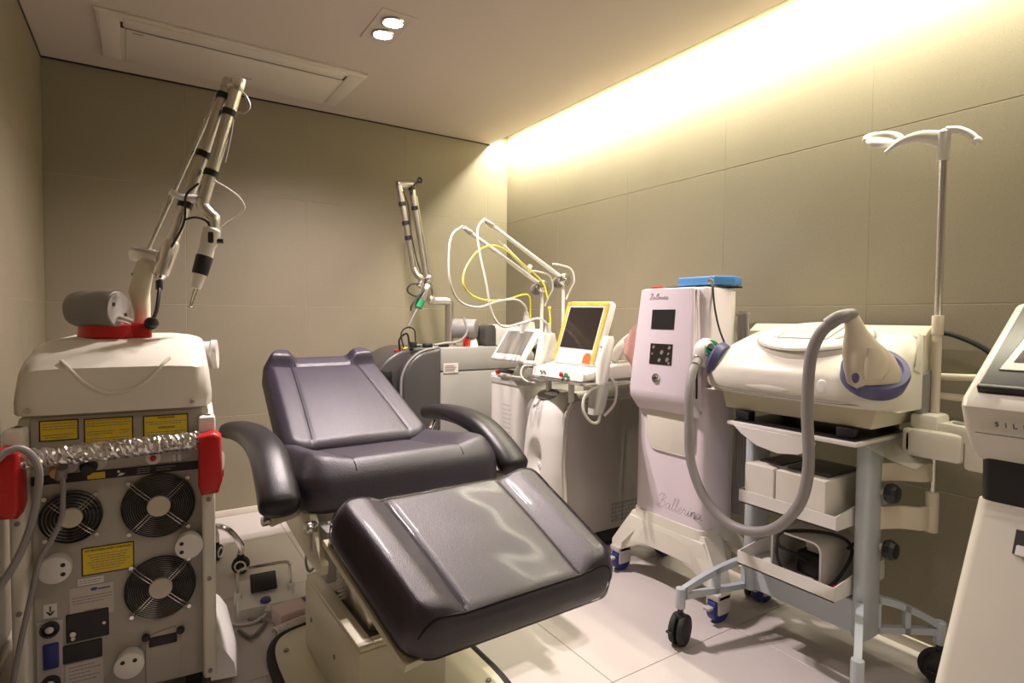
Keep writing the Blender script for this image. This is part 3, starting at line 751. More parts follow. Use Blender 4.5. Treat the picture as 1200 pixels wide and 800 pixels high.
for x, y in ((-.35, .20), (-.345, -.30), (.12, -.3)):
    C_('plate_bolt', B().cyl((x, y, .029), (x, y, .035), .008, n=12), 'midgrey', p=bp)
# hand controller lead hanging under the seat
def coil(p0, p1, rad, turns, wire):
    p0, p1 = Vector(p0), Vector(p1); d = p1-p0; q = d.to_track_quat('Z', 'Y'); pts = []
    for k in range(turns*10+1):
        a = 2*math.pi*k/10; pts.append(p0+d*(k/(turns*10))+q@Vector((rad*math.cos(a), rad*math.sin(a), 0)))
    return B().tube(pts, wire, 5, 0)
C_('coiled_lead', coil((-.262, -.015, .45), (-.245, -.06, .28), .010, 16, .003), 'cable_white')
C_('lead', B().tube([(-.315, .04, .44), (-.325, .05, .38), (-.315, .04, .345), (-.28, .02, .40), (-.262, -.015, .45)], .004, 6, 6), 'cable_grey')

# ------------------------------------------------------------------ small things on the floor by the chair
t = root('foot_control', 'white foot control with chrome hoop guard and blue button, left of the chair', 'foot pedal', (.385, 2.38, 0), R(-6))
def F_(name, b, m, label=None, p=None, **k): return part(name, b, m, p or t, local=True, label=label, **k)
F_('body', B().prism([(-.11, 0), (.13, 0), (.11, .055), (.04, .065), (-.11, .040)], 'x', -.10, .10, .012, 3), 'white')
F_('pedal', B().box(-.05, .045, -.02, .08, .072, .080, .004, M=Matrix.Rotation(R(18), 4, 'X')), 'black', 'black tread pedal')
F_('blue_button', B().lathe([(0, 0), (.020, 0), (.018, .006), (0, .008)], (0, -.085, .046), (0, -.15, 1), 20), 'navy', 'round blue button')
F_('hoop_guard', B().tube([(-.095, -.03, .04), (-.095, -.02, .12), (-.09, -.018, .145), (-.065, -.018, .155), (.065, -.018, .155), (.09, -.018, .145), (.095, -.02, .12), (.095, -.03, .04)], .006, 10, 5), 'chrome', 'chrome hoop guard')
F_('hoop_socket', B().box(-.108, -.082, -.045, -.01, .03, .07, .005).box(.082, .108, -.045, -.01, .03, .07, .005), 'white')
F_('lead', B().tube([(.01, -.11, .03), (-.01, -.14, .012), (-.06, -.16, .006), (-.12, -.13, .006), (-.17, -.02, .006), (-.19, .12, .006)], .006, 8, 6).cyl((.012, -.105, .03), (.0, -.135, .02), .012, n=12), 'cable_white')
single('coiled_cable', coil((.37, 2.075, .024), (.51, 2.115, .024), .020, 15, .0045), 'cable_white', 'coil of grey spiral cord lying beside the chair base plate', 'cable', (.42, 2.16, 0))
t2 = root('pink_box', 'small pale pink box lying on the floor behind the chair pedestal', 'box', (.462, 2.175, 0), R(8))
part('box_body', B().box(-.075, .085, -.05, .05, .0, .062, .006), 'pinkbox', t2, local=True)
part('violet_flap', B().box(.03, .075, -.03, .03, .0625, .066, .001), 'violet', t2, local=True, label='violet printed patch')
single('floor_cable', B().tube([(.31, 2.26, .008), (.36, 2.22, .008), (.34, 2.17, .008), (.30, 2.13, .008), (.27, 2.2, .008)], .006, 8, 6), 'cable_grey', 'thin grey cable running to the spiral cord on the floor', 'cable', (.3, 2.2, 0))

# rolling stool mostly hidden behind the laser cabinet
t3 = root('rolling_stool', 'rolling stool with bent chrome legs and black casters, half hidden behind the cream laser cabinet', 'stool', (.165, 2.76, 0), R(0))
part('seat', B().lathe([(0, 0), (.11, 0), (.12, .012), (.12, .045), (.105, .06), (0, .064)], (.0, 0, .42), (0, 0, 1), 32), 'leather_smooth', t3, local=True)
part('column', B().cyl((0, 0, .13), (0, 0, .42), .022, n=18), 'chrome', t3, local=True)
for k in range(5):
    a = R(-15+72*k); ca, sa = math.cos(a), math.sin(a); e = .185
    lg = part('leg', B().tube([(0.02*ca, .02*sa, .15), (.07*ca, .07*sa, .21), (.13*ca, .13*sa, .20), (e*ca, e*sa, .125), (e*ca, e*sa, .075)], .013, 10, 7), 'chrome', t3, local=True, label='bent chrome leg')
    w = Vector((-sa, ca, 0))
    part('caster', B().cyl(Vector((e*ca, e*sa, .036))-w*.02, Vector((e*ca, e*sa, .036))+w*.02, .036, n=24, bev=.008).box(e*ca-.014, e*ca+.014, e*sa-.014, e*sa+.014, .05, .085, .006), 'rubber', lg, local=True)
    b = B()
    for sg in (-1, 1): b.torus(Vector((e*ca, e*sa, .036))+w*.0205*sg, w, .021, .004, 24, 6)
    part('caster_ring', b, 'white', lg, local=True, label='white ring on the caster')
# ------------------------------------------------------------------ dark-nosed laser along the back wall
GL = root('laser_machine', 'low grey laser machine with rounded charcoal nose and thin arm, along the back wall', 'laser machine', (1.5, 3.2, 0))
def G_(name, b, m, label=None, p=None, **k): return part(name, b, m, p or GL, label=label, **k)
def dome(x0, x1, z0, z1, r, n=14):
    pts = [(x1, z0), (x1, z1)]
    for k in range(n+1):
        a = math.pi/2*k/n; pts.append((x0+r-r*math.sin(a), z1-r+r*math.cos(a)))
    pts.append((x0, z0)); return pts
G_('side_panel', B().box(1.425, 2.08, 2.96, 3.42, .815, .952, .008).box(1.425, 2.08, 2.96, 3.42, .10, .810, .006), 'laser_grey', 'grey side panels with a joint below the top')
G_('nose_shell', B().prism(dome(1.045, 1.425, .10, .950, .27), 'y', 3.06, 3.42, .02, 3), 'charcoal', 'rounded charcoal nose shell')
G_('nose_cheek', B().prism(dome(1.19, 1.425, .10, .945, .20), 'y', 2.955, 3.055, .022, 3), 'charcoal', 'charcoal side cheek with rounded corner')
G_('nose_rim', B().tube([(x, 2.968, z) for x, z in dome(1.187, 1.425, .10, .948, .20)[2:]], .007, 8, 0), 'midgrey')
G_('latch', B().box(1.04, 1.07, 3.10, 3.16, .77, .80, .006), 'black')
G_('latch', B().box(1.10, 1.16, 3.02, 3.07, .78, .83, .008), 'black')
G_('latch_pin', B().cyl((1.06, 3.05, .765), (1.12, 3.04, .765), .009, n=12), 'steel')
G_('nose_light', B().box(1.20, 1.235, 3.08, 3.11, .925, .940, .004), 'redlamp', 'small red indicator')
G_('status_light', B().box(1.245, 1.275, 3.08, 3.11, .938, .952, .004), 'yellow')
p = G_('rating_label', B().box(1.44, 1.535, 2.9555, 2.9605, .805, .86), 'paper', 'pale rating label')
b = B()
for k in range(4): b.box(1.447, 1.447+.06+.007*(k % 3), 2.954, 2.9556, .816+k*.010, .819+k*.010)
G_('small_print', b, 'ink', p=p, smooth=False, kind='stuff')
G_('foot_plinth', B().box(1.12, 2.0, 3.0, 3.38, .0, .10, .01), 'black')
G_('arm_post', B().cyl((1.545, 3.10, .95), (1.545, 3.10, 1.195), .026, n=20).cyl((1.545, 3.10, .95), (1.545, 3.10, .975), .042, n=24, bev=.004), 'steel')
G_('counterweight', B().cyl((1.585, 3.12, 1.058), (1.69, 3.02, 1.055), .060, n=32, bev=.006), 'midgrey', 'round grey counterweight')
G_('shoulder_joint', B().tube([(1.545, 3.10, 1.17), (1.548, 3.10, 1.21), (1.52, 3.10, 1.222), (1.45, 3.10, 1.222), (1.425, 3.10, 1.235)], .024, 12, 5).cyl((1.405, 3.10, 1.226), (1.43, 3.10, 1.232), .028, n=18, bev=.004), 'steel')
la = G_('lower_arm_tube', B().cyl((1.418, 3.10, 1.225), (1.30, 3.10, 1.885), .017, n=18), 'steel', 'long satin aluminium arm tube')
G_('tie_rod', B().cyl((1.436, 3.09, 1.26), (1.325, 3.09, 1.82), .007, n=12), 'steel', p=la)
ua = G_('upper_arm_tube', B().cyl((1.215, 3.07, 1.862), (1.298, 3.06, 1.405), .017, n=18), 'steel', 'second arm tube hanging beside the first')
G_('top_elbow', B().cyl((1.205, 3.08, 1.868), (1.315, 3.09, 1.888), .022, n=20, bev=.005), 'steel')
for p0, p1, fs, par in (((1.418, 3.10, 1.225), (1.30, 3.10, 1.885), (.97, .80), la), ((1.215, 3.07, 1.862), (1.298, 3.06, 1.405), (.22, .45, .63), ua)):
    a, c = Vector(p0), Vector(p1); dd = (c-a).normalized()
    for f_ in fs:
        q = a.lerp(c, f_); G_('hook_strap', B().cyl(q-dd*.011, q+dd*.011, .021, n=16), 'black', p=par)
G_('end_eyelet', B().tube([(1.29, 3.08, 1.82), (1.30, 3.07, 1.87), (1.33, 3.06, 1.905)], .006, 8, 5).torus((1.335, 3.06, 1.908), (.3, -1, 0), .013, .006, 18, 6), 'black', 'black cable eyelet at the top')
G_('wrist_joint', B().tube([(1.298, 3.06, 1.405), (1.315, 3.05, 1.365), (1.345, 3.05, 1.345), (1.335, 3.05, 1.315), (1.325, 3.05, 1.30)], .017, 10, 5).sphere((1.385, 3.05, 1.35), .022), 'steel')
hd = G_('handpiece', B().cyl((1.385, 3.05, 1.31), (1.335, 3.05, 1.205), .026, .022, n=18, bev=.003).cyl((1.325, 3.05, 1.19), (1.265, 3.05, 1.075), .008, .010, n=12), 'steel', 'slim steel handpiece')
G_('green_band', B().cyl((1.343, 3.05, 1.225), (1.322, 3.05, 1.180), .0245, .023, n=18), 'green', 'green band', hd)
G_('handpiece_cable', B().tube([(1.335, 3.04, 1.315), (1.27, 3.03, 1.31), (1.25, 3.03, 1.27), (1.31, 3.03, 1.245), (1.36, 3.03, 1.29), (1.28, 3.03, 1.20), (1.27, 3.03, 1.16)], .005, 8, 6), 'black')
G_('arm_cable', B().tube([(1.23, 3.05, 1.83), (1.26, 3.045, 1.75), (1.275, 3.04, 1.60), (1.31, 3.04, 1.45), (1.37, 3.06, 1.32)], .004, 6, 6), 'black')
G_('arm_cable', B().tube([(1.60, 3.02, 1.13), (1.615, 3.00, 1.04), (1.56, 3.0, .985), (1.47, 3.0, .975), (1.40, 3.0, .965)], .007, 8, 6), 'cable_grey')
G_('top_cable', B().tube([(1.24, 3.06, .95), (1.22, 3.05, 1.03), (1.255, 3.05, 1.065), (1.30, 3.05, 1.05), (1.31, 3.05, .965), (1.33, 3.03, .96)], .004, 6, 6), 'black', 'black cable looping on top')
G_('top_cable', B().tube([(1.22, 3.07, .94), (1.215, 3.06, 1.0), (1.26, 3.06, 1.03), (1.275, 3.06, .96)], .006, 6, 6), 'black')
for q in ((1.27, 1.31, 3.03, 3.07, .95, .985, .006), (1.345, 1.40, 3.01, 3.05, .95, .975, .008), (1.44, 1.5, 3.0, 3.04, .95, .972, .008)):
    G_('top_plug', B().box(*q), 'black')
G_('key_switch', B().cyl((1.625, 3.03, .95), (1.625, 3.03, 1.0), .020, n=18, bev=.004), 'redlamp')
G_('switch_cap', B().lathe([(0, 0), (.03, 0), (.022, .035), (.01, .06), (0, .062)], (1.675, 3.03, .95), (0, 0, 1)), 'white')
single('module_box', B().prism([(1.76, .956), (1.80, .956), (1.80, 1.075), (1.775, 1.085), (1.745, 1.075), (1.728, 1.05), (1.728, .985), (1.74, .956)], 'y', 2.98, 3.10, .004), 'charcoal', 'dark chamfered end block resting on the light grey laser near the corner', 'box', (1.77, 3.04, .956))
single('module_box', B().prism([(1.806, .956), (2.06, .956), (2.06, 1.07), (1.83, 1.085), (1.806, 1.06)], 'y', 2.985, 3.12, .006), 'lightgrey', 'pale grey box resting on the grey laser beside its dark block', 'box', (1.93, 3.05, .956))

# ------------------------------------------------------------------ white tower with tablet and two hose booms
WT = root('ultrasound_tower', 'white tower with tilted grey tablet and two slim hose booms, behind the silver cabinet', 'treatment device', (1.85, 2.60, 0))
def W_(name, b, m, label=None, p=None, **k): return part(name, b, m, p or WT, label=label, **k)
body = W_('tower_body', B().loft([superring(1.85, 2.60, .235, .155, z, 7, 56) for z in (.06, .07, .775)]), 'gloss_white')
W_('top_band', B().loft([superring(1.85, 2.60, .240, .160, z, 7, 56) for z in (.775, .785, .800)]), 'lightgrey')
W_('top_plate', B().loft([superring(1.85, 2.60, .238, .158, .800, 7, 56), superring(1.85, 2.60, .238, .158, .815, 7, 56), superring(1.85, 2.60, .225, .145, .823, 7, 56)]), 'white')
b = B()
for j in range(12):
    for i in range(5):
        b.cyl((1.6165, 2.52+.018*i, .40+.024*j), (1.614, 2.52+.018*i, .40+.024*j), .0045, n=8)
W_('vent_hole', b, 'lightgrey', 'field of vent perforations', kind='stuff')
Mt = frame((1.625, 2.485, .985), (.02, -1, .0), (.55, 0, .82))
tb = W_('tablet', B().box(-.150, .150, -.100, .100, -.012, .012, .012, 3, M=Mt), 'gloss_white', 'white framed tablet')
W_('tablet_screen', B().box(-.118, .118, -.062, .078, .0115, .0135, M=Mt), 'screen_grey', 'grey glass screen', tb)
W_('tablet_logo', B().box(-.03, .03, -.084, -.078, .0115, .0130, M=Mt), 'lightgrey', p=tb)
W_('tablet_bracket', B().box(1.655, 1.69, 2.43, 2.47, .82, .95, .010).cyl((1.655, 2.40, .93), (1.655, 2.50, .93), .032, n=20, bev=.006).prism([(1.60, .823), (1.70, .823), (1.675, .87), (1.645, .87)], 'y', 2.39, 2.51, .006), 'white')
W_('tablet_back', B().prism([(1.67, .84), (1.80, .90), (1.76, 1.0), (1.685, .97)], 'y', 2.40, 2.50, .006), 'black', 'black tablet back shell')
W_('handle_ring', B().tube([(1.63, 2.58, .84), (1.60, 2.60, .845), (1.60, 2.52, .845), (1.63, 2.50, .84)], .012, 10, 5), 'charcoal')
W_('stop_button', B().lathe([(0, 0), (.016, 0), (.016, .014), (.010, .02), (0, .02)], (1.625, 2.66, .823), (0, 0, 1), 18).lathe([(0, 0), (.012, 0), (.012, .014), (0, .016)], (1.72, 2.46, .823), (0, 0, 1), 18), 'redlamp', 'small red button')
W_('connector_housing', B().loft([superring(1.70, 2.47, .060, .035, .823, 4, 24), superring(1.70, 2.47, .048, .03, .96, 4, 24), superring(1.685, 2.47, .036, .026, 1.10, 4, 24), superring(1.685, 2.47, .030, .022, 1.106, 4, 24)]), 'white', 'tall white connector housing')
W_('connector_housing', B().loft([superring(1.715, 2.33, .085, .05, .823, 4, 24), superring(1.70, 2.31, .060, .035, .94, 4, 24), superring(1.692, 2.30, .038, .026, 1.045, 4, 24), superring(1.692, 2.30, .032, .022, 1.052, 4, 24)]), 'white', 'tall white connector housing')
W_('connector_boot', B().lathe([(0, 0), (.020, 0), (.010, .055), (0, .056)], (1.666, 2.45, 1.104), (0, 0, 1), 18), 'lightgrey')
W_('connector_boot', B().lathe([(0, 0), (.020, 0), (.010, .050), (0, .051)], (1.695, 2.30, 1.05), (0, 0, 1), 18), 'lightgrey')
def boom(px, py, zh, tip, nm):
    bm_ = W_('boom_pole', B().cyl((px, py, .82), (px, py, zh), .009, n=14), 'white')
    W_('boom_joint', B().cyl((px-.012, py-.034, zh+.004), (px-.004, py+.018, zh+.004), .034, n=26, bev=.006).torus((px-.012, py-.036, zh+.004), (.2, -1, 0), .018, .0022, 24, 6).sphere((px-.012, py-.036, zh+.004), .008), 'chrome', 'chrome hinge of the boom', bm_)
    W_('joint_cover', B().cyl((px-.028, py+.014, zh-.012), (px-.02, py+.032, zh-.012), .030, n=22, bev=.004), 'midgrey', p=bm_)
    a, c = Vector((px-.02, py, zh+.02)), Vector(tip)
    W_('boom_arm', B().cyl(a, c, .0115, .0095, n=14, bev=.003), 'white', 'slim white boom arm', bm_)
    dd = (c-a).normalized()
    W_('boom_tip', B().cyl(a.lerp(c, .93), c+dd*.012, .014, .010, n=14, bev=.003), 'lightgrey', p=bm_)
boom(1.800, 2.50, 1.290, (1.335, 2.50, 1.560), 'near')
boom(1.906, 2.45, 1.328, (1.428, 2.45, 1.597), 'far')
W_('hose', B().tube([(1.317, 2.5, 1.572), (1.231, 2.44, 1.516), (1.194, 2.4, 1.418), (1.193, 2.38, 1.283), (1.242, 2.38, 1.201), (1.339, 2.38, 1.175), (1.453, 2.38, 1.206), (1.57, 2.4, 1.217), (1.641, 2.42, 1.18), (1.666, 2.45, 1.13)], .0050, 10, 7), 'cable_white', 'pale grey hose hanging from the left boom')
W_('hose', B().tube([(1.413, 2.45, 1.612), (1.336, 2.38, 1.547), (1.323, 2.34, 1.437), (1.338, 2.3, 1.285), (1.355, 2.28, 1.158), (1.399, 2.26, 1.087), (1.499, 2.26, 1.099), (1.617, 2.28, 1.124), (1.685, 2.3, 1.10), (1.695, 2.3, 1.061)], .0050, 10, 7), 'cable_white', 'pale grey hose hanging from the right boom')
W_('optical_fibre', B().tube([(1.699, 2.46, 1.10), (1.697, 2.46, 1.18), (1.690, 2.46, 1.238), (1.645, 2.45, 1.246), (1.517, 2.42, 1.216), (1.392, 2.4, 1.211), (1.312, 2.4, 1.235), (1.27, 2.4, 1.287), (1.292, 2.42, 1.357), (1.361, 2.44, 1.441), (1.439, 2.45, 1.481), (1.519, 2.46, 1.477), (1.614, 2.46, 1.426), (1.716, 2.45, 1.356), (1.77, 2.44, 1.3), (1.796, 2.44, 1.223)], .0042, 8, 7), 'yellow_fibre', 'bright yellow optical fibre loop')
W_('optical_fibre', B().tube([(1.778, 2.4, 1.173), (1.783, 2.4, 1.12), (1.785, 2.4, 1.06)], .0045, 8, 4).sphere((1.778, 2.4, 1.178), .009), 'yellow_fibre', 'short upright yellow fibre')
W_('fibre_rod', B().cyl((1.505, 2.475, 1.518), (1.54, 2.475, 1.492), .003, n=8).cyl((1.54, 2.475, 1.492), (1.705, 2.475, 1.362), .0085, n=12, bev=.002).cyl((1.68, 2.465, 1.372), (1.70, 2.465, 1.40), .013, n=12), 'white', 'thin white applicator rod resting on the boom')
for (px, py, z) in ((1.80, 2.50, 1.29), (1.906, 2.45, 1.328)):
    W_('boom_cable', B().tube([(px-.085, py-.015, z+.085), (px-.03, py-.02, z+.08), (px+.03, py-.03, z+.06), (px+.05, py-.03, z), (px+.03, py-.02, z-.05), (px+.012, py-.01, z-.10)], .0048, 8, 6), 'cable_white')

# ------------------------------------------------------------------ silver cabinet with monitor
SC = root('laser_console', 'silver sided cabinet with white curved front and dimpled recess, under the yellow-framed monitor', 'treatment device', (1.88, 2.22, 0))
def S_(name, b, m, label=None, p=None, **k): return part(name, b, m, p or SC, label=label, **k)
side = [(1.635, .10), (2.20, .10), (2.20, .735), (1.70, .735)]
for k in range(1, 9):
    a = math.pi/2*k/8; side.append((1.70-.075*math.sin(a)-.0, .735-.085*(1-math.cos(a))))
side.append((1.615, .45))
S_('side_shell', B().prism(side, 'y', 2.045, 2.385, .010, 2), 'silver', 'silver grey side shell', ang=30)
S_('edge_strip', B().tube([(x-.004, 2.052, z+.004) for x, z in [(2.18, .735), (1.9, .735), (1.72, .735)]+side[4:]+[(1.632, .12)]], .012, 10, 0), 'alu', 'bright curved edge strip')
prof = [(.085, 1.64, .085, .150), (.20, 1.642, .095, .156), (.40, 1.655, .100, .158), (.58, 1.668, .098, .150), (.68, 1.68, .092, .138), (.735, 1.692, .084, .122), (.762, 1.70, .068, .100), (.772, 1.70, .045, .075)]
def prof_at(z):
    for a, c in zip(prof[:-1], prof[1:]):
        if z <= c[0]:
            t = (z-a[0])/(c[0]-a[0]); return [a[i]+(c[i]-a[i])*t for i in range(4)]
    return list(prof[-1])
zs = [.085+.615*k/44 for k in range(45)]+[.735, .750, .762, .769, .772]
rings = []
for z in zs:
    _, x, hx, hy = prof_at(z)
    ring = superring(x, 2.215, hx, hy, z, 2.8, 120)
    for q in ring:
        if q.x < x:
            e = ((q.y-2.225)/.066)**2+((z-.44)/.115)**2
            if e < 1: q.x += .055*(1-e)**1.2
    rings.append(ring)
fr_ = B().loft(rings)
S_('front_shell', fr_, 'gloss_white', 'glossy white curved front with thumb recess', ang=50)
Mo = frame((1.642, 2.215, .752), (.10, -1, .0), (.80, .08, .42))
S_('display_window', B().loft([[Mo @ Vector((.068*math.cos(a), .042*math.sin(a), z)) for a in [2*math.pi*k/36 for k in range(36)]] for z in (-.01, .012)]), 'screen_grey', 'oval dark display window')
S_('recess_button', B().sphere((1.592, 2.222, .42), .010, .5, 1, 1.4), 'gloss_white')
b = B()
for i in range(12):
    for j in range(5): b.box(1.905+.022*i, 1.920+.022*i, 2.0425, 2.0455, .135+.020*j, .148+.020*j)
S_('vent_slot', b, 'midgrey', 'block of small vent slots', kind='stuff', smooth=False)
S_('plinth', B().box(1.66, 2.18, 2.07, 2.36, .03, .10, .01), 'black')
for x in (1.70, 2.14):
    for y in (2.10, 2.33):
        S_('caster', B().cyl((x, y-.015, .03), (x, y+.015, .03), .03, n=20, bev=.005), 'rubber')
S_('rear_ledge', B().prism([(1.95, .735), (2.20, .735), (2.20, .80), (2.02, .77)], 'y', 2.05, 2.30, .008), 'white')
# riser table + monitor console
MCN = root('monitor_console', 'white console with tilted yellow-framed monitor, standing on a clear shelf over the silver cabinet', 'monitor', (1.72, 2.05, .735))
def N_(name, b, m, label=None, p=None, **k): return part(name, b, m, p or MCN, label=label, **k)
N_('clear_shelf', B().box(1.56, 2.16, 1.83, 2.28, .838, .850, .003), 'acrylic', 'clear acrylic shelf')
for x, y in ((1.66, 2.30-.06), (1.66, 2.065), (2.12, 2.065), (2.12, 2.24)):
    N_('shelf_post', B().cyl((x, y, .735), (x, y, .839), .014, n=18), 'white')
N_('console_base', B().prism([(1.565, .856), (1.95, .856), (1.95, .935), (1.74, .925), (1.575, .892)], 'y', 1.87, 2.26, .016, 3), 'gloss_white')
N_('console_foot', B().box(1.60, 1.92, 1.90, 2.23, .849, .858, .002), 'lightgrey')
for y, m in ((2.01, 'redlamp'), (1.975, 'green')):
    N_('button', B().cyl((1.562, y, .875), (1.552, y, .877), .011, n=18, bev=.002), m, 'red round button' if m == 'redlamp' else 'green round button')
N_('front_port', B().box(1.562, 1.566, 2.14, 2.155, .872, .882).box(1.562, 1.566, 2.165, 2.18, .872, .882), 'midgrey')
Mm = frame((1.715, 2.060, 1.065), (.0, -1, -.015), (.31, 0, .95))
mo = N_('monitor', B().box(-.158, .158, -.163, .150, -.035, .010, .022, 4, M=Mm), 'white', 'thick white monitor casing')
b = B()
b.box(-.148, .148, .122, .142, .0095, .0125, .002, 1, M=Mm).box(-.148, -.126, -.150, .130, .0095, .0125, .002, 1, M=Mm).box(.126, .148, -.150, .130, .0095, .0125, .002, 1, M=Mm)
N_('monitor_bezel', b, 'orange', 'worn yellow orange bezel', mo)
N_('monitor_screen', B().box(-.118, .118, -.085, .115, .0095, .0120, M=Mm), 'screen', 'dark screen', mo)
N_('sticker', B().prism([(.072, -.150), (.122, -.150), (.122, -.118), (.110, -.102), (.086, -.102), (.072, -.118)], 'z', .0095, .0128, M=Mm), 'terracotta', 'brown orange house shaped sticker', mo)
N_('monitor_neck', B().box(1.76, 1.83, 2.0, 2.12, .92, 1.05, .01), 'white')
N_('side_wing', B().prism([(1.80, .937), (2.06, .937), (2.15, 1.0), (2.05, 1.065), (1.93, 1.05), (1.83, .99)], 'y', 1.89, 1.94, .012, 3), 'ivory', 'pale rounded side wing')
N_('wing_arch', B().tube([(1.775, 1.915, .935), (1.815, 1.905, 1.0), (1.90, 1.90, 1.052), (2.02, 1.90, 1.075), (2.15, 1.90, 1.065)], .022, 12, 6), 'white', 'white arched holder')
N_('console_tray', B().box(1.95, 2.16, 1.84, 2.25, .856, .93, .01), 'midgrey')
hs = N_('handset', B().loft([superring(1.648, 1.862, .024, .020, .775, 3, 24), superring(1.655, 1.862, .029, .023, .82, 3, 24), superring(1.675, 1.862, .032, .024, .95, 3, 24), superring(1.695, 1.862, .030, .024, 1.03, 3, 24), superring(1.70, 1.862, .018, .016, 1.05, 3, 24)]), 'gloss_white', 'white scanning handset in its cradle')
N_('handset_key', B().box(1.655, 1.668, 1.855, 1.87, 1.00, 1.012, .002).box(1.652, 1.664, 1.855, 1.87, .975, .988, .002), 'lightgrey', p=hs)
N_('cradle', B().loft([superring(1.63, 1.862, .028, .026, .715, 4, 24), superring(1.64, 1.862, .034, .029, .75, 4, 24), superring(1.655, 1.862, .037, .031, .84, 4, 24)]), 'lightgrey', 'grey cradle')
N_('handset_cable', B().tube([(1.63, 1.83, .715), (1.615, 1.83, .685), (1.585, 1.84, .69), (1.555, 1.85, .735), (1.565, 1.86, .79), (1.60, 1.85, .825), (1.64, 1.835, .84)], .006, 8, 6).tube([(1.655, 1.832, .71), (1.70, 1.82, .76), (1.71, 1.82, .83), (1.69, 1.825, .87)], .006, 8, 6), 'cable_white')
N_('probe_cable', B().tube([(1.58, 2.27, .895), (1.55, 2.30, .89), (1.53, 2.29, .85), (1.55, 2.26, .82), (1.60, 2.2, .82), (1.63, 2.16, .845)], .0045, 8, 6).cyl((1.60, 2.26, .905), (1.56, 2.31, .905), .013, n=14, bev=.003), 'cable_white')
N_('rear_cable', B().tube([(1.80, 2.24, .86), (1.78, 2.26, .95), (1.80, 2.2, 1.0)], .006, 8, 5).tube([(1.80, 2.1, .86), (1.79, 2.0, .80), (1.78, 2.05, .755)], .006, 8, 5), 'black')
# ------------------------------------------------------------------ slim lilac-white tower (Ballerina)
BA = root('beauty_tower', 'slim lilac white tower with slanted control head, script lettering and blue casters', 'treatment device', (1.87, 1.60, 0))
def A_(name, b, m, label=None, p=None, **k): return part(name, b, m, p or BA, label=label, **k)
yc = 1.605
A_('tower_body', B().loft([superring(1.885, yc, .092, .186, .30, 7, 64), superring(1.885, yc, .090, .184, .80, 7, 64), superring(1.885, yc, .088, .182, 1.232, 7, 64), superring(1.885, yc, .084, .178, 1.246, 7, 64)]), 'lilac')
A_('back_shell', B().loft([superring(1.935, yc, .055, .180, .30, 7, 48), superring(1.935, yc, .055, .178, 1.238, 7, 48)]), 'ivory')
# control head: wedge, thicker at its chin
hw = lambda z: .143+.0*z
sec = [(1.79, 1.252), (1.772, 1.248), (1.735, .835), (1.742, .80), (1.79, .745)]
def flare(b, f0, f1):
    for v in b.bm.verts:
        v.co.y = yc+(v.co.y-yc)*(f0+(f1-f0)*(v.co.z-.75)/.5)
    return b
hd = A_('control_head', flare(B().prism(sec, 'y', yc-.150, yc+.150, .012, 3), 1.14, .94), 'lilac', 'slanted control head with two dark screens')
A_('head_side', flare(B().prism([(1.80, 1.245), (1.785, 1.245), (1.775, .80), (1.80, .76)], 'y', yc-.168, yc+.168, .008, 2), 1.03, .86), 'lilac', p=hd)
hn = Vector((1.735-1.772, 0, .835-1.248)).normalized()
Mh = lambda y, z: frame((1.772+(1.735-1.772)*(1.248-z)/(.413), y, z), (0, -1, 0), -hn)
A_('upper_screen', B().box(-.060, .060, -.040, .040, 0, .002, M=Mh(1.608, 1.125)), 'black', 'dark upper display', hd)
s2 = A_('lower_screen', B().box(-.058, .058, -.042, .042, 0, .002, M=Mh(1.605, .985)), 'screen', 'lower display with faint icons', hd)
b = B(); m_ = Mh(1.605, .985)
for x, y, s in ((-.040, .028, .007), (-.045, .0, .005), (.005, .008, .010), (.043, .028, .008), (.040, .004, .006), (-.005, -.024, .009), (.036, -.020, .010), (.045, -.034, .006)):
    b.prism([(x-s, y-s*.6), (x+s*.2, y-s), (x+s, y+s*.3), (x+s*.1, y+s), (x-s*.7, y+s*.5)], 'z', .0018, .0024, M=m_)
A_('screen_icon', b, 'midgrey', p=s2, smooth=False)
kb = A_('key_switch', B().lathe([(.0, 0), (.020, 0), (.019, .008), (.013, .009), (.013, .014), (0, .014)], (1.742, 1.620, .888), (-1, 0, .09), 24), 'chrome', 'round chrome key switch', hd)
A_('key_slot', B().box(1.7260, 1.7275, 1.611, 1.629, .886, .892), 'black', p=kb)
# recess panel
def rrect(y0, y1, z0, z1, r, n=5):
    out = []
    for cy, cz, a0 in ((y1-r, z1-r, 0), (y0+r, z1-r, 90), (y0+r, z0+r, 180), (y1-r, z0+r, 270)):
        for k in range(n+1):
            a = R(a0+90*k/n); out.append((cy+r*math.cos(a), cz+r*math.sin(a)))
    return out
A_('front_recess', B().prism(rrect(yc-.135, yc+.105, .585, .80, .05), 'x', 1.786, 1.795, .003), 'ivory', 'cream rounded panel under the control head')
A_('front_recess_rim', B().tube([(1.789, y, z) for y, z in rrect(yc-.135, yc+.105, .585, .80, .05)], .003, 6, 0, True), 'lilac')
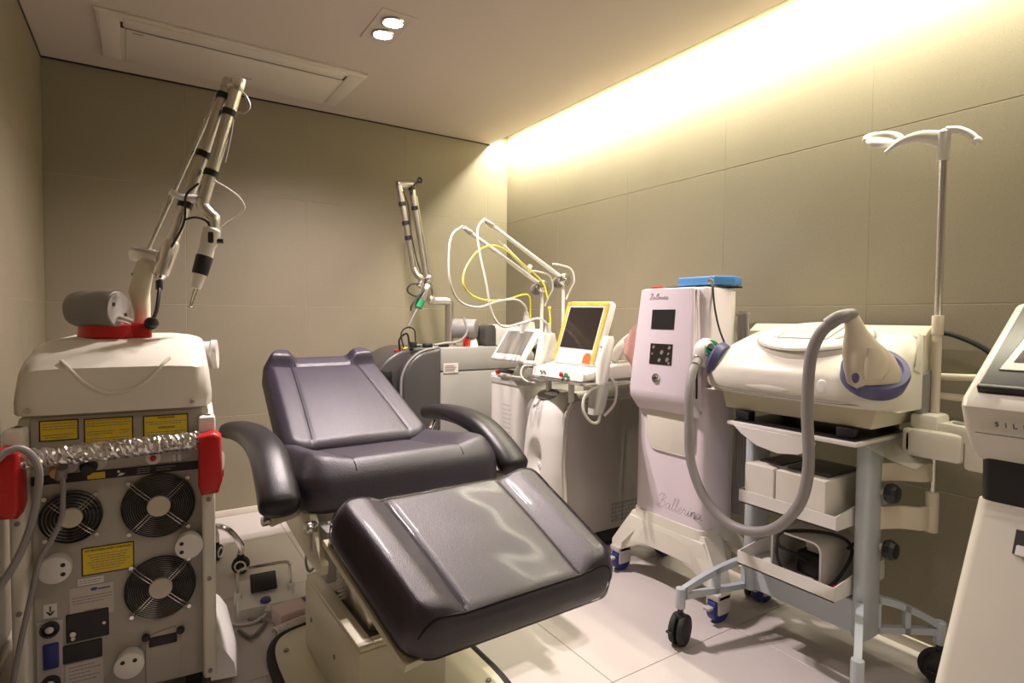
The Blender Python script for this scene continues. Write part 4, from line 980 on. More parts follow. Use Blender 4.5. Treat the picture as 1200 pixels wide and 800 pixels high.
# script lettering as pen strokes; x to the right, y up, x-height 1
CURS = [
 [(.15, 2.05), (.05, 1.7), (.35, 2.25), (1.0, 2.2), (1.35, 1.85), (1.0, 1.35), (.55, 1.2), (1.1, 1.2), (1.5, .75), (1.15, .1), (.5, -.05), (.1, .25), (.3, .5)],
 [(.95, 2.3), (.75, 1.2), (.5, 0)],
 [(2.5, .8), (2.2, 1.0), (1.85, .75), (1.75, .25), (2.0, 0), (2.35, .3), (2.55, .95), (2.5, .3), (2.65, 0), (3.0, .4), (3.35, 1.6), (3.4, 2.1), (3.2, 2.1), (3.1, 1.2), (3.1, .25), (3.3, 0), (3.65, .4), (4.0, 1.6), (4.05, 2.1), (3.85, 2.1), (3.75, 1.2), (3.75, .25), (3.95, 0), (4.3, .35), (4.75, .6), (4.85, .9), (4.6, 1.0), (4.35, .6), (4.4, .1), (4.7, 0), (5.1, .4), (5.3, 1.0), (5.35, 1.05), (5.4, .85), (5.65, .85), (5.65, .3), (5.75, .02), (6.05, .3), (6.25, .9), (6.2, .25), (6.35, .02), (6.6, .35), (6.8, .95), (6.75, .0)],
 [(6.76, .3), (7.0, .85), (7.25, 1.0), (7.35, .7), (7.3, .2), (7.45, .0), (7.7, .3)],
 [(8.45, .8), (8.15, 1.0), (7.8, .75), (7.7, .25), (7.95, 0), (8.3, .3), (8.5, .95), (8.45, .3), (8.6, 0), (8.9, .3)],
 [(6.33, 1.35), (6.40, 1.42)],
]
def script_lettering(Mx, size, m, parent, w):
    b = B()
    for st_ in CURS:
        b.tube([Mx @ Vector(((x+.25*y-4.5)*size, (y-.5)*size, .0004)) for x, y in st_], w, 6, 5)
    return part('script_lettering', b, m, parent, label='flowing script reading Ballerina')
script_lettering(frame((1.7945, 1.538, .362), (0, -1, 0), (0, 0, 1)), .0255, 'letter_grey', BA, .0012)
script_lettering(Mh(1.640, 1.212) @ Matrix.Translation((0, 0, .0005)), .0115, 'lightgrey', hd, .0007)
# base with four splayed feet
A_('base_apron', B().prism([(1.868, .108), (1.868, .140), (1.80, .27), (1.41, .27), (1.342, .140), (1.342, .108), (1.39, .112), (1.46, .150), (1.54, .168), (1.67, .168), (1.75, .150), (1.82, .112)], 'x', 1.782, 1.80, .004, 2), 'ivory', 'arched ivory apron')
sk = B().loft([superring(1.885, yc, .105, .195, .17, 7, 56), superring(1.885, yc, .103, .192, .25, 7, 56), superring(1.885, yc, .097, .189, .31, 7, 56)])
A_('base_skirt', sk, 'ivory', 'ivory base skirt')
feet = [(1.80, 1.865), (1.80, 1.345), (2.08, 1.865), (2.08, 1.345)]
for fx, fy in feet:
    sx = 1 if fx > 1.9 else -1; sy = 1 if fy > yc else -1
    b = B()
    b.loft([[Vector((fx-.03, fy-.03, z0)), Vector((fx+.03, fy-.03, z0)), Vector((fx+.03, fy+.03, z0)), Vector((fx-.03, fy+.03, z0))] for z0 in (.105, .135)]+[[Vector((1.885+sx*.04-.05, yc+sy*.14-.05, .29)), Vector((1.885+sx*.04+.05, yc+sy*.14-.05, .29)), Vector((1.885+sx*.04+.05, yc+sy*.14+.05, .29)), Vector((1.885+sx*.04-.05, yc+sy*.14+.05, .29))]])
    A_('base_foot', b, 'ivory', ang=25)
    c = A_('caster', B().cyl((fx-.005, fy-.018*sy*0-.019, .048), (fx-.005, fy+.019, .048), .048, n=28, bev=.006), 'navy', 'blue caster wheel')
    A_('caster_fork', B().box(fx-.038, fx+.03, fy-.030, fy-.020, .035, .108, .006).box(fx-.038, fx+.03, fy+.020, fy+.030, .035, .108, .006).box(fx-.045, fx+.03, fy-.030, fy+.030, .085, .112, .008), 'lightgrey', p=c)
    A_('brake_lever', B().box(fx-.075, fx-.035, fy-.014, fy+.014, .055, .067, .004), 'lightgrey', p=c)
b = B()
for k in range(4):
    b.tube([(1.985+.0*k, 1.418-.012*k, 1.16), (1.985, 1.415-.012*k, .95), (1.985, 1.42-.012*k, .60), (1.985, 1.43-.010*k, .35)], .0065, 8, 5)
A_('rear_cable_bundle', b, 'cable_grey', 'bundle of grey cables down the back edge')
A_('cable_clip', B().box(1.972, 1.996, 1.374, 1.425, 1.14, 1.155, .004), 'midgrey')
A_('top_cap', B().box(1.81, 1.97, yc-.17, yc+.17, 1.240, 1.252, .005), 'white')
single('blue_tray', B().prism([(1.86, 1.62), (2.02, 1.72), (2.02, 1.435), (1.93, 1.40), (1.86, 1.44)], 'z', 1.263, 1.297, .006, 2), 'blue', 'bright blue tray lying on top of the lilac white tower', 'tray', (1.95, 1.55, 1.263))
single('black_strap', B().tube([(1.885, 1.735, 1.257), (1.89, 1.66, 1.262), (1.92, 1.60, 1.258), (1.99, 1.46, 1.257), (2.0, 1.42, 1.256)], .004, 8, 6, rx=.008), 'rubber', 'black cable lying under the blue tray on the lilac tower', 'cable', (1.9, 1.66, 1.254))
single('red_clip', B().box(1.835, 1.865, 1.70, 1.745, 1.253, 1.266, .004), 'redlamp', 'small red clip on top of the lilac tower beside the blue tray', 'clip', (1.85, 1.72, 1.253))
single('star_charm', B().prism([(1.445+.014*(1 if k % 2 == 0 else .45)*math.cos(math.pi*k/5+.3), 1.276+.014*(1 if k % 2 == 0 else .45)*math.sin(math.pi*k/5+.3)) for k in range(10)], 'x', 1.838, 1.8435, .001).tube([(1.842, 1.445, 1.262), (1.855, 1.437, 1.256), (1.87, 1.437, 1.258)], .002, 6, 4), 'brass', 'small gold star charm at the corner of the blue tray', 'charm', (1.84, 1.445, 1.258))
single('thin_cable', B().tube([(1.845, 1.432, 1.262), (1.83, 1.424, 1.248), (1.825, 1.412, 1.18), (1.83, 1.395, 1.10), (1.84, 1.37, 1.03), (1.87, 1.35, .96)], .0035, 8, 7), 'rubber', 'thin dark cable hanging down the right flank of the lilac tower', 'cable', (1.84, 1.40, .96))
# pink cloth hanging behind
b = B(); bm = b.bm; rows = []
for j in range(15):
    v = j/14; row = []
    for i in range(13):
        u = i/12
        y = 1.858-.076*u-.012*v*(1-u); z = 1.035+.070*u-.215*v*(.22+.78*u); x = 1.785+.006*math.sin(7*u+3*v)-.01*v
        row.append(bm.verts.new((x, y, z)))
    rows.append(row)
for j in range(14):
    for i in range(12): bm.faces.new((rows[j][i], rows[j][i+1], rows[j+1][i+1], rows[j+1][i]))
bmesh.ops.solidify(bm, geom=bm.faces[:], thickness=.003)
single('pink_cloth', b, 'pink', 'pale pink cloth hanging beside the left flank of the lilac tower near the monitor', 'cloth', (1.80, 1.83, .90), ang=60)
single('black_cable', B().tube([(2.0, 1.80, 1.12), (2.01, 1.815, 1.0), (2.01, 1.82, .85), (2.0, 1.815, .72), (2.0, 1.80, .5), (2.02, 1.80, .1)], .008, 8, 6), 'rubber', 'black cable hanging behind the left edge of the lilac tower', 'cable', (2.0, 1.8, .1))
# ------------------------------------------------------------------ blue-grey equipment trolley
TR = root('equipment_trolley', 'blue grey metal trolley with white shelves, arched legs and a tall drip pole', 'trolley', (1.86, 1.07, 0))
def T_(name, b, m, label=None, p=None, **k): return part(name, b, m, p or TR, label=label, **k)
YL, YR, XP = 1.255, .872, 1.885
for y in (YL, YR):
    pts = [(XP+.052*math.copysign(abs(math.cos(a))**.6, math.cos(a)), y+.024*math.copysign(abs(math.sin(a))**.6, math.sin(a))) for a in [2*math.pi*k/28 for k in range(28)]]
    T_('post', B().prism(pts, 'z', .145, .752, .003, 1), 'bluegrey', 'blue grey oval post', ang=50)
    T_('post_groove', B().box(XP+.052, XP+.055, y-.006, y+.006, .16, .74), 'midgrey')
T_('cross_beam', B().prism([(YR, .15), (YR, .255), (YL, .255), (YL, .15)], 'x', XP-.035, XP-.015, .003, 1).box(XP+.02, XP+.04, YR, YL, .16, .25, .003), 'bluegrey')
# arched legs with cut-outs
def leg(p0, p1, z0, z1, zt0, zt1):
    """truss-like arm from the post foot p0 to the caster head p1"""
    p0, p1 = Vector((*p0, 0)), Vector((*p1, 0)); d = p1-p0; w = Vector((-d.y, d.x, 0)).normalized()*.010
    def pt(t, z, s): q = p0.lerp(p1, t); return Vector((q.x, q.y, z))+w*s
    top = lambda t: zt0+(zt1-zt0)*t**1.7
    bot = lambda t: z0+(z1-z0)*t**.7
    b = B(); n = 14
    def strip(f0, f1, t0=0.0, t1=1.0):
        rings = []
        for k in range(n+1):
            t = t0+(t1-t0)*k/n
            rings.append([pt(t, f0(t), -1), pt(t, f0(t), 1), pt(t, f1(t), 1), pt(t, f1(t), -1)])
        b.loft(rings)
    strip(lambda t: top(t)-.022, top)
    strip(bot, lambda t: bot(t)+.020)
    for ta, tb in ((0, .10), (.46, .54), (.93, 1.0)):
        strip(bot, top, ta, tb)
    return b
legs = [((1.86, 1.262), (1.555, 1.318), 1.0), ((1.84, .868), (1.640, .775), 1.0), ((1.92, 1.262), (2.085, 1.405), 0), ((1.92, .866), (2.07, .74), 0)]
for i, (p0, p1, f) in enumerate(legs):
    lg = T_('leg', leg(p0, p1, .145, .155, .265, .192), 'bluegrey', 'arched leg with two openings', ang=25)
    T_('leg_socket', B().cyl((p1[0], p1[1], .125), (p1[0], p1[1], .196), .017, n=18, bev=.003), 'bluegrey', p=lg)
    dv = (Vector((p1[0]-p0[0], p1[1]-p0[1], 0))).normalized(); c0 = Vector((p1[0], p1[1], .052))-dv*.0
    ax = Vector((-dv.y, dv.x, 0)) if i else Vector((.35, -1, 0)).normalized()
    cs = T_('caster', B().cyl(c0+ax*.004, c0+ax*.026, .052, n=28, bev=.007).cyl(c0-ax*.026, c0-ax*.004, .052, n=28, bev=.007), 'rubber', 'black twin wheel caster')
    T_('caster_stem', B().cyl((p1[0], p1[1], .09), (p1[0], p1[1], .128), .010, n=14).box(c0.x-.02, c0.x+.02, c0.y-.02, c0.y+.02, .05, .106, .008), 'black', p=cs)
    T_('caster_brake', B().box(c0.x-.060, c0.x-.045, c0.y-.012, c0.y+.012, .050, .058, .002), 'black', p=cs)
# shelves: folded sheet trays
def tray(z, yl, yr, x0, x1, lip=.045, dip=0):
    b = B(); t = .004
    b.box(x0, x1, yr, yl, z, z+t)
    b.box(x0, x0+t, yr, yl, z, z+lip).box(x1-t, x1, yr, yl, z, z+lip)
    for y in (yr, yl-t):
        b.prism([(x0+t*1.02, z+t*1.02), (x1-t*1.02, z+t*1.02), (x1-t*1.02, z+lip*1.4), (x0+.12, z+lip*1.3), (x0+t*1.02, z+lip)], 'y', y, y+t)
    return b
T_('shelf', tray(.272, 1.232, .898, 1.745, 2.06), 'white', 'white folded sheet shelf at the bottom')
T_('shelf', tray(.490, 1.232, .898, 1.745, 2.06), 'white', 'white folded sheet shelf in the middle')
b = B().box(1.745, 2.10, .848, 1.288, .755, .767, .002)
T_('shelf', b, 'white', 'white top shelf')
T_('shelf_mat', B().box(1.765, 2.09, .86, 1.275, .767, .771, .001), 'black', p=None)
pp = [(1.255, .757), (.98, .757), (.965, .748), (.968, .725), (1.02, .700), (1.09, .690), (1.165, .702), (1.225, .732)]
T_('front_apron', B().prism(pp, 'x', 1.739, 1.744, .001, 1), 'white', 'white downturned apron with curved lower edge')
T_('side_flap', B().loft([[Vector((1.80, .85, .752)), Vector((2.06, .85, .752)), Vector((2.06, .846, .752)), Vector((1.80, .846, .752))], [Vector((1.84, .80, .718)), Vector((2.05, .80, .718)), Vector((2.05, .796, .718)), Vector((1.84, .796, .718))], [Vector((1.90, .76, .690)), Vector((2.03, .76, .690)), Vector((2.03, .757, .692)), Vector((1.90, .757, .692))]]), 'acrylic', 'translucent downturned side flap')
# black clamp knobs on the right post
for z in (.60, .425):
    kn = T_('clamp_knob', B().lathe([(0, 0), (.028, .002), (.032, .010), (.030, .022), (.024, .032), (0, .034)], (XP+.03, YR-.036, z), (0, -1, 0), 10), 'black', 'black lobed clamp knob', ang=20)
    T_('knob_bush', B().cyl((XP+.03, YR-.018, z), (XP+.03, YR-.037, z), .013, n=16), 'beige', p=kn)
# drip pole
PX, PY = 2.045, .765
for z0, z1, x0 in ((.485, .555, XP+.02), (.635, .69, XP+.02)):
    P = spline([(x0, YR-.022, 0), (x0+.06, YR-.055, 0), (PX-.045, PY+.012, 0), (PX, PY, 0)], 6)
    rings = []
    for i, q in enumerate(P):
        d = (P[min(i+1, len(P)-1)]-P[max(0, i-1)]).normalized(); w = Vector((-d.y, d.x, 0))*.006
        rings.append([Vector((q.x, q.y, z0))-w, Vector((q.x, q.y, z0))+w, Vector((q.x, q.y, z1))+w, Vector((q.x, q.y, z1))-w])
    T_('pole_arm', B().loft(rings), 'beige', 'beige curved pole bracket', ang=25)
T_('pole_socket', B().cyl((PX, PY, .475), (PX, PY, .60), .019, n=20, bev=.003), 'beige')
T_('drip_pole', B().cyl((PX, PY, .50), (PX, PY, 1.625), .0105, n=18), 'alu', 'slim satin drip pole')
T_('pole_collar', B().cyl((PX, PY, 1.085), (PX, PY, 1.145), .0155, n=20, bev=.002).cyl((PX, PY, .84), (PX, PY, 1.09), .0125, n=18), 'beige')
hk = T_('pole_head', B().loft([superring(PX, PY, .0155, .0155, 1.615, 2, 18), superring(PX, PY, .0165, .0165, 1.66, 2, 18), superring(PX, PY, .0165, .018, 1.70, 2, 18), superring(PX, PY, .010, .010, 1.708, 2, 18)]), 'white')
def blade(pts, wz, wx, up_=(0, 0, 1)):
    return B().tube(pts, wz, 12, 6, rx=wx, upv=up_)
T_('hanger_arm', B().tube([(PX-.002, PY+.005, 1.680), (PX-.006, PY+.06, 1.700), (PX-.010, PY+.11, 1.697), (PX-.014, PY+.155, 1.672)], lambda t: .025*(1-.70*t), 12, 6, rx=.010, upv=(0, 0, 1)), 'white', 'white hanger arm curving to the left', hk)
T_('hanger_arm', B().tube([(PX+.0, PY-.005, 1.705), (PX, PY-.035, 1.698), (PX, PY-.065, 1.676), (PX, PY-.080, 1.656)], .0105, 12, 6).sphere((PX, PY-.082, 1.653), .013), 'white', 'white hanger arm curving to the right', hk)
ringp = []
for k in range(22):
    a = R(20+320*k/21); ringp.append((PX+.060+.062*math.cos(a)*.9, PY+.185+.055*math.sin(a), 1.712+.016*math.sin(a)))
cH = Vector((2.09, .958, 1.735)); uH = Vector((.05, .30, .12)).normalized(); vH = Vector((.85, -.15, .42)).normalized()
T_('hanger_ring', B().tube([cH+uH*(.060*math.cos(R(a)))+vH*(.050*math.sin(R(a))) for a in range(-40, 281, 16)], .010, 10, 3, rx=.006, upv=(0, 0, 1)), 'white', 'white open bottle ring of the hanger', hk)
T_('hanger_plate', B().loft([[cH-Vector((0, 0, z))+uH*(.050*math.cos(t))+vH*(.030*math.sin(t)-.018) for t in [2*math.pi*k/28 for k in range(28)]] for z in (.004, -.002)]), 'ivory', p=hk)
for a in (-.022, .012):
    q = cH+uH*a-vH*.03; T_('plate_hole', B().cyl(q-Vector((0, 0, .0048)), q-Vector((0, 0, .003)), .004, n=10), 'black', p=hk)
# grip holder clamped on the pole
gh = T_('pole_holder', B().box(PX-.06, PX+.035, PY-.03, PY+.045, .775, .845, .012).box(PX-.085, PX-.045, PY-.10, PY+.055, .715, .800, .014).box(PX-.085, PX+.03, PY+.025, PY+.055, .725, .80, .01).prism([(PX-.05, PY-.03), (PX-.08, PY-.12), (PX-.04, PY-.16), (PX+.02, PY-.13), (PX+.035, PY-.03)], 'z', .775, .826, .01).box(PX-.075, PX-.05, PY-.16, PY-.10, .70, .80, .012).box(PX-.02, PX+.01, PY-.17, PY-.145, .69, .80, .01), 'ivory', 'ivory handpiece holder clamped on the drip pole')
T_('holder_cup', B().lathe([(.026, 0), (.030, 0), (.030, .006), (.022, .006)], (PX-.02, PY-.085, .822), (0, 0, 1), 24), 'midgrey', p=gh)
T_('rear_handle', B().tube([(2.06, .84, .955), (2.085, .70, .958), (2.095, .61, .965)], .011, 12, 6).tube([(2.06, .86, .90), (2.085, .71, .895), (2.09, .62, .90), (2.095, .60, .93)], .011, 12, 6), 'beige', 'pale tubular rear handle')
T_('rear_cable', B().tube([(2.12, .80, 1.095), (2.13, .74, 1.08), (2.14, .66, 1.03), (2.13, .60, .93), (2.12, .58, .80)], .008, 8, 7), 'rubber')

# things on the trolley shelves
cb = root('cardboard_box', 'long white cardboard box with a slotted front on the middle trolley shelf', 'box', (1.86, 1.07, .494))
part('box_body', B().box(1.752, 1.99, 1.107, 1.215, .496, .632, .002, 1).box(1.752, 1.99, .935, 1.100, .496, .632, .002, 1).box(1.775, 1.99, 1.098, 1.109, .496, .630), 'card', cb)
part('box_slot', B().box(1.7745, 1.7765, 1.099, 1.108, .50, .632), 'charcoal', cb, label='dark slot in the box front')
part('box_contents', B().box(1.80, 1.985, .95, 1.09, .6325, .642, .003).box(1.81, 1.98, 1.115, 1.20, .6325, .638, .002), 'charcoal', cb, label='dark folder lying on the box')
ad = root('power_adapter_box', 'open ended grey housing holding a black power brick on the bottom trolley shelf', 'box', (1.86, 1.04, .276))
def arch(y0, y1, z0, z1, r):
    out = [(y0, z0)]
    for cy, a0 in ((y0+r, 180), (y1-r, 90)):
        for k in range(7): a = R(a0-15*k); out.append((cy+r*math.cos(a), z1-r+r*math.sin(a)))
    out.append((y1, z0)); return out
o_ = arch(.955, 1.125, .277, .425, .03); i_ = arch(.961, 1.119, .277, .419, .025)
ringf = [Vector((1.775, y, z)) for y, z in o_]; ringi = [Vector((1.775, y, z)) for y, z in i_]
b = B(); bm = b.bm
A0 = [bm.verts.new(p) for p in ringf]; A1 = [bm.verts.new((1.98, p.y, p.z)) for p in ringf]
C0 = [bm.verts.new(p) for p in ringi]; C1 = [bm.verts.new((1.98, p.y, p.z)) for p in ringi]
for k in range(len(A0)-1):
    bm.faces.new((A0[k], A0[k+1], A1[k+1], A1[k])); bm.faces.new((C0[k+1], C0[k], C1[k], C1[k+1]))
    bm.faces.new((A0[k+1], A0[k], C0[k], C0[k+1])); bm.faces.new((A1[k], A1[k+1], C1[k+1], C1[k]))
part('housing', b, 'lightgrey', ad)
part('housing_floor', B().box(1.775, 1.98, .958, 1.122, .276, .280), 'lightgrey', ad)
part('power_brick', B().box(1.84, 1.95, .985, 1.075, .281, .355, .008), 'black', ad, label='black power brick')
part('paper_slip', B().box(1.86, 1.93, 1.0, 1.05, .357, .395, .002), 'paper', ad)
single('power_cable', B().tube([(1.84, 1.03, .33), (1.79, 1.06, .36), (1.755, 1.085, .385), (1.77, 1.09, .42), (1.83, 1.03, .435), (1.88, .95, .43), (1.90, .925, .39), (1.86, .93, .33), (1.80, .945, .288), (1.765, .98, .284), (1.758, 1.03, .286), (1.756, 1.07, .305), (1.754, 1.09, .35), (1.752, 1.09, .39)], .0055, 8, 7).tube([(1.90, .94, .39), (1.94, .91, .44), (1.95, .905, .50)], .005, 8, 5), 'rubber', 'black power cable coiled on the bottom trolley shelf in front of the grey housing', 'cable', (1.80, 1.0, .28))
single('paper_leaflet', B().box(1.755, 1.80, 1.12, 1.21, .2765, .2785), 'paper', 'pale folded leaflet at the left end of the bottom trolley shelf', 'paper', (1.78, 1.16, .2765))
single('red_plug', B().box(1.79, 1.83, .905, .935, .2765, .300, .006), 'redlamp', 'small red plug at the right end of the bottom trolley shelf', 'plug', (1.81, .92, .2765))

# ------------------------------------------------------------------ pulsed light device on the trolley
IP = root('pulsed_light_device', 'cream tabletop device with oval display and thick grey hose, on top of the trolley', 'treatment device', (1.95, 1.07, .771))
def I_(name, b, m, label=None, p=None, **k): return part(name, b, m, p or IP, label=label, **k)
for x in (1.80, 2.06):
    for y in (.90, 1.25):
        I_('foot', B().box(x-.02, x+.02, y-.025, y+.025, .771, .803, .004), 'black')
I_('base', B().prism([(.835, .805), (.815, .868), (1.355, .868), (1.335, .805)], 'x', 1.80, 2.12, .008, 2), 'cream')
# shell: sections along y, each an x-z outline
def shell_sec(y, k, zt, xm=2.12):
    x0 = 1.735+.115*(1-k)
    pts = [(xm, .866), (1.80, .866), (x0+.02, .872), (x0, .900), (x0-.003, .935), (x0+.012, .975), (x0+.055, 1.02), (x0+.12, 1.055+.0*zt), (x0+.20, 1.082), (2.04, 1.10), (2.12, 1.10)]
    pts = [(min(a, xm), c) if a < 2.0 else (min(a, xm+(a-2.12)*.5), c) for a, c in pts]
    P = spline([(a, 0, c) for a, c in pts], 4)
    return [Vector((q.x, y, .866+(q.z-.866)*zt)) for q in P]
secs = [(1.425, .0, .30), (1.42, .30, .52), (1.40, .58, .72), (1.37, .78, .88), (1.32, .93, .97), (1.22, 1.0, 1.0), (1.05, 1.0, 1.0), (.92, 1.0, 1.0), (.86, .97, 1.0, 2.10), (.815, .88, .98, 2.05), (.785, .72, .93, 2.0), (.768, .50, .80, 1.96), (.76, .15, .55, 1.93)]
I_('shell', B().loft([shell_sec(*s_) for s_ in secs]), 'ivory', 'rounded ivory shell', ang=50)
I_('shell_seam', B().tube([(1.737+.02, 1.38, .884), (1.745, 1.30, .880), (1.741, 1.20, .878), (1.741, 1.05, .878), (1.741, .90, .878), (1.765, .82, .880)], .002, 6, 4), 'midgrey')
I_('front_groove', B().sphere((1.737, 1.13, .905), .095, .06, 1, .14).sphere((1.735, .945, .925), .022, .25, 1, 1), 'gloss_white')
Md = frame((1.880, 1.060, 1.074), (0, -1, 0), (.94, 0, .335))
b = B()
b.loft([[Md @ Vector((a_*math.cos(t), c_*math.sin(t), z)) for t in [2*math.pi*k/48 for k in range(48)]] for a_, c_, z in ((.188, .130, -.04), (.186, .128, .0), (.178, .120, .008), (.150, .096, .012))])
dp = I_('display_bezel', b, 'ivory', 'raised oval display surround', ang=50)
I_('display_rim', B().tube([Md @ Vector((.187*math.cos(t), .129*math.sin(t), -.003)) for t in [2*math.pi*k/48 for k in range(48)]], .0028, 6, 0, True), 'midgrey', 'thin grey groove round the display', dp)
I_('screen_frame', B().box(-.094, .082, -.062, .072, .008, .0125, .008, 3, M=Md), 'midgrey', p=dp)
I_('display_screen', B().box(-.088, .076, -.056, .066, .010, .0155, .008, 3, M=Md), 'lightgrey', 'pale rectangular display', dp)
for s in (-1, 1):
    I_('display_cheek', B().sphere((0, 0, 0), .05, .38, 1.15, .3, M=Md @ Matrix.Translation((s*.115, .0, .011)) @ Matrix.Rotation(R(-s*16), 4, 'Z')), 'gloss_white', p=dp)
I_('rear_housing', B().prism([(2.0, .93), (2.02, 1.085), (2.06, 1.112), (2.14, 1.112), (2.14, .93)], 'y', .785, 1.40, .010, 2).prism([(1.98, .90), (2.13, .84), (2.13, 1.0), (2.02, 1.0)], 'y', .79, .83, .008), 'cream')
I_('side_guard', B().prism([(1.97, .96), (2.06, .98), (2.09, .88), (2.06, .80), (2.01, .80), (1.985, .86)], 'y', .775, .80, .01), 'midgrey', 'grey hinged side guard')
# right dock and handpiece
nrm = Vector((-.52, -.42, .74)).normalized()
cR = Vector((1.760, .806, .995))
dk = I_('handpiece_dock', B().lathe([(.0, -.05), (.084, -.05), (.087, -.012), (.083, .0), (.068, .002), (.064, -.008), (0, -.010)], cR, nrm, 40), 'violet', 'violet dock ring at the right')
xd = (Vector((0, -1, 0))-nrm*Vector((0, -1, 0)).dot(nrm)).normalized()
def hsec(c, a, bb, n=28): 
    c = Vector(c); return [c+Vector((.75, -.66, 0))*(a*math.copysign(abs(math.cos(t))**.75, math.cos(t)))+Vector((-.62, -.70, .15))*(bb*math.copysign(abs(math.sin(t))**.75, math.sin(t))) for t in [2*math.pi*k/n for k in range(n)]]
hp_ = I_('handpiece', B().loft([hsec((1.745, .800, .925), .024, .014), hsec((1.744, .800, .932), .052, .030), hsec((1.738, .800, .952), .068, .042), hsec((1.729, .803, .99), .070, .046), hsec((1.719, .811, 1.03), .062, .045), hsec((1.706, .825, 1.065), .042, .038), hsec((1.694, .832, 1.10), .026, .028), hsec((1.684, .838, 1.135), .019, .020), hsec((1.682, .84, 1.150), .014, .015)]), 'beige', 'beige handpiece standing in the right dock', ang=60)
I_('trigger', B().sphere((1.676, .820, .972), .013, .55, .8, 1.6), 'violet', 'violet trigger button', hp_)
I_('handpiece_panel', B().loft([hsec((1.700+q*.002, .785-q*.004, z), .030*k, .018*k) for q, z, k in ((0, .965, .8), (1, .99, 1.1), (1, 1.02, 1.1), (0, 1.05, .7))]), 'beige', p=hp_, ang=60)
# left dock and handpiece
cL = Vector((1.80, 1.385, .985)); nL = Vector((-.25, .90, .35)).normalized()
dl = I_('handpiece_dock', B().lathe([(.0, -.03), (.060, -.03), (.066, -.008), (.058, .002), (0, -.002)], cL, nL, 36), 'violet', 'violet dock ring at the left')
hl = I_('handpiece', B().sphere((1.785, 1.415, 1.0), .054, 1, .8, 1.05), 'white', 'white ball shaped handpiece in the left dock')
I_('lens_ring', B().lathe([(.030, 0), (.034, .0), (.034, .012), (.024, .010), (.022, 0)], (1.775, 1.388, 1.015), (-.6, -.55, .45), 30).cyl((1.772, 1.392, 1.012), (1.764, 1.378, 1.022), .022, n=24), 'green', 'green lens ring', hl)
I_('lens_core', B().cyl((1.766, 1.382, 1.020), (1.758, 1.372, 1.028), .012, n=18), 'black', p=hl)
I_('hose_collar', B().cyl((1.765, 1.425, .985), (1.705, 1.40, .955), .019, .017, n=18, bev=.003), 'cable_grey', p=hl)
I_('hose_clip', B().torus((1.742, 1.415, .985), (.5, .3, 1), .014, .003, 18, 6), 'steel', p=hl)
I_('hanging_strap', B().tube([(1.735, 1.41, .965), (1.728, 1.41, .93), (1.73, 1.41, .88), (1.73, 1.41, .83)], .005, 8, 5, rx=.003), 'black', 'black strap', hl)
I_('hose', B().tube([(1.705, 1.40, .955), (1.685, 1.395, .925), (1.66, 1.385, .86), (1.645, 1.372, .755), (1.635, 1.352, .62), (1.64, 1.29, .50), (1.65, 1.185, .437), (1.655, 1.06, .46), (1.65, .965, .56), (1.648, .932, .685), (1.648, .94, .86), (1.64, .93, 1.01), (1.64, .905, 1.085), (1.648, .87, 1.125), (1.662, .845, 1.14), (1.684, .838, 1.142)], .0165, 14, 8), 'cable_grey', 'thick grey hose hanging in a wide loop')
I_('hose_sleeve', B().tube([(1.645, .885, 1.115), (1.655, .86, 1.135), (1.672, .842, 1.142), (1.685, .838, 1.143)], .0195, 14, 6), 'midgrey', 'darker grey hose sleeve')

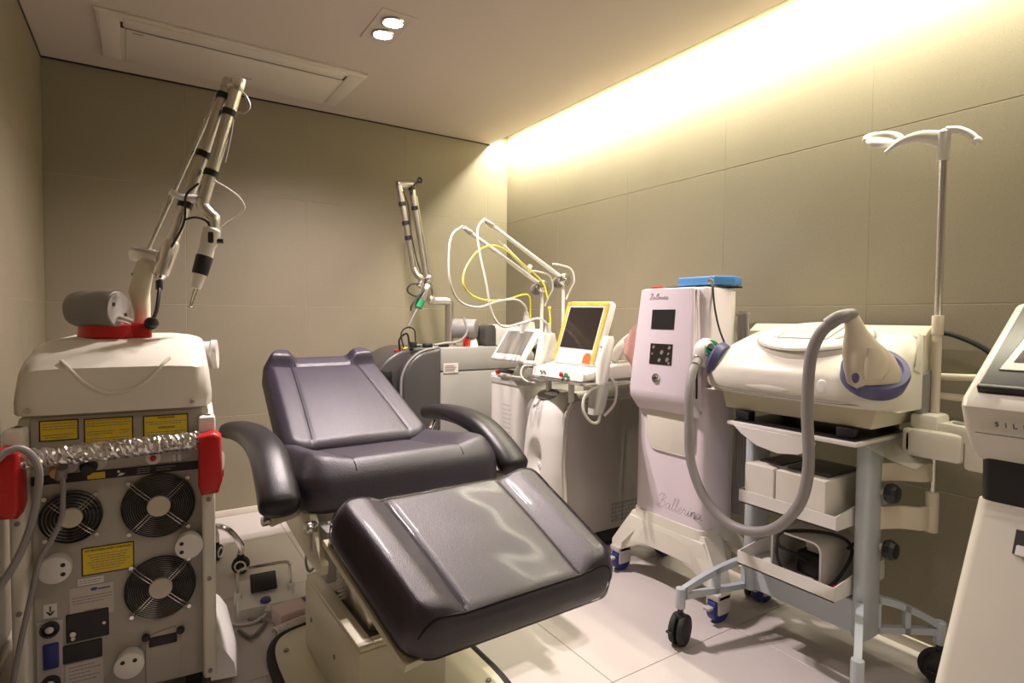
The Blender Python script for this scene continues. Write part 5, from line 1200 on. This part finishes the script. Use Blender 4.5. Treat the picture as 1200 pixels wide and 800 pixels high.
# ------------------------------------------------------------------ big cream device cut by the right picture edge
RD = root('body_laser_device', 'large cream floor device with black slanted screen, at the right edge of the photo', 'treatment device', (1.75, .22, 0))
def D_(name, b, m, label=None, p=None, **k): return part(name, b, m, p or RD, label=label, **k)
Y0, Y1 = -.08, .482
def body_ring(z, xf, dy=0): return [Vector((x, y, z)) for x, y in rrect(xf, 2.08, Y0-dy, Y1+dy, .022, 6)]
D_('lower_body', B().loft([body_ring(.03, 1.205, .012), body_ring(.20, 1.275, .012), body_ring(.39, 1.345, .010), body_ring(.58, 1.435, .006), body_ring(.745, 1.512, .002)]), 'ivory', 'flared cream lower body', ang=50)
D_('black_band', B().loft([body_ring(.74, 1.517, -.002), body_ring(.85, 1.505, -.004)]), 'black', 'black band under the head')
D_('floor_skirt', B().box(1.36, 2.02, Y0+.03, Y1-.03, .0, .04, .005), 'black')
hsec_ = [(1.515, .832), (1.47, .862), (1.435, .91), (1.415, .955), (1.425, .975), (1.71, 1.168), (1.74, 1.172), (2.02, 1.172), (2.06, 1.15), (2.06, .832)]
D_('head', B().prism(hsec_, 'y', Y0-.005, Y1+.005, .014, 3), 'ivory', 'cream wedge shaped head')
sl = Vector((1.71-1.425, 0, 1.168-.975)).normalized()
Mp = frame((1.425, (Y0+Y1)/2, .975), (0, -1, 0), sl)
sp_ = D_('screen_panel', B().box(-.262, .262, .022, .345, .0, .016, .005, 2, M=Mp), 'charcoal', 'black slanted glass panel')
D_('panel_lip', B().box(-.263, .263, .014, .026, -.004, .016, .003, M=Mp), 'black', p=sp_)
D_('screen_mask', B().prism([(-.241, .072), (.21, .072), (.21, .345), (-.212, .345)], 'z', .0155, .0180, .003, M=Mp), 'white', 'white frame around the display', sp_)
D_('display', B().prism([(-.223, .098), (.2, .098), (.2, .336), (-.198, .336)], 'z', .0178, .0192, M=Mp), 'screen', 'dark display', sp_)
D_('red_edge', B().box(-.2655, -.2625, .03, .345, .0, .005, M=Mp), 'redlamp', p=sp_)
Mf = frame((1.4115, Y1-.135, .928), (0, -1, 0), (-.2, 0, .5))
for k, ch in enumerate('SILI'):
    text('lettering', ch, .0155, frame((1.418, .424-.0140*k, .925), (0, -1, 0), (-.28, 0, .62)) @ Matrix.Translation((0, 0, .0015)), 'ink', RD, depth=.0016)
D_('chin_line', B().tube([(1.428, Y1-.02, .902), (1.4365, .2, .902), (1.4365, Y0+.02, .902)], .0015, 6, 0), 'midgrey')
dx = 1.475-(.66-.60)*.0
D_('latch_recess', B().prism([(1.474, .660), (1.4695, .660), (1.4905, .705), (1.50, .705)], 'y', .31, .408), 'charcoal', 'dark square latch recess')
D_('latch_flap', B().prism([(1.470, .661), (1.462, .662), (1.470, .678), (1.479, .678)], 'y', .316, .402, .001), 'gloss_white', 'white latch tongue')
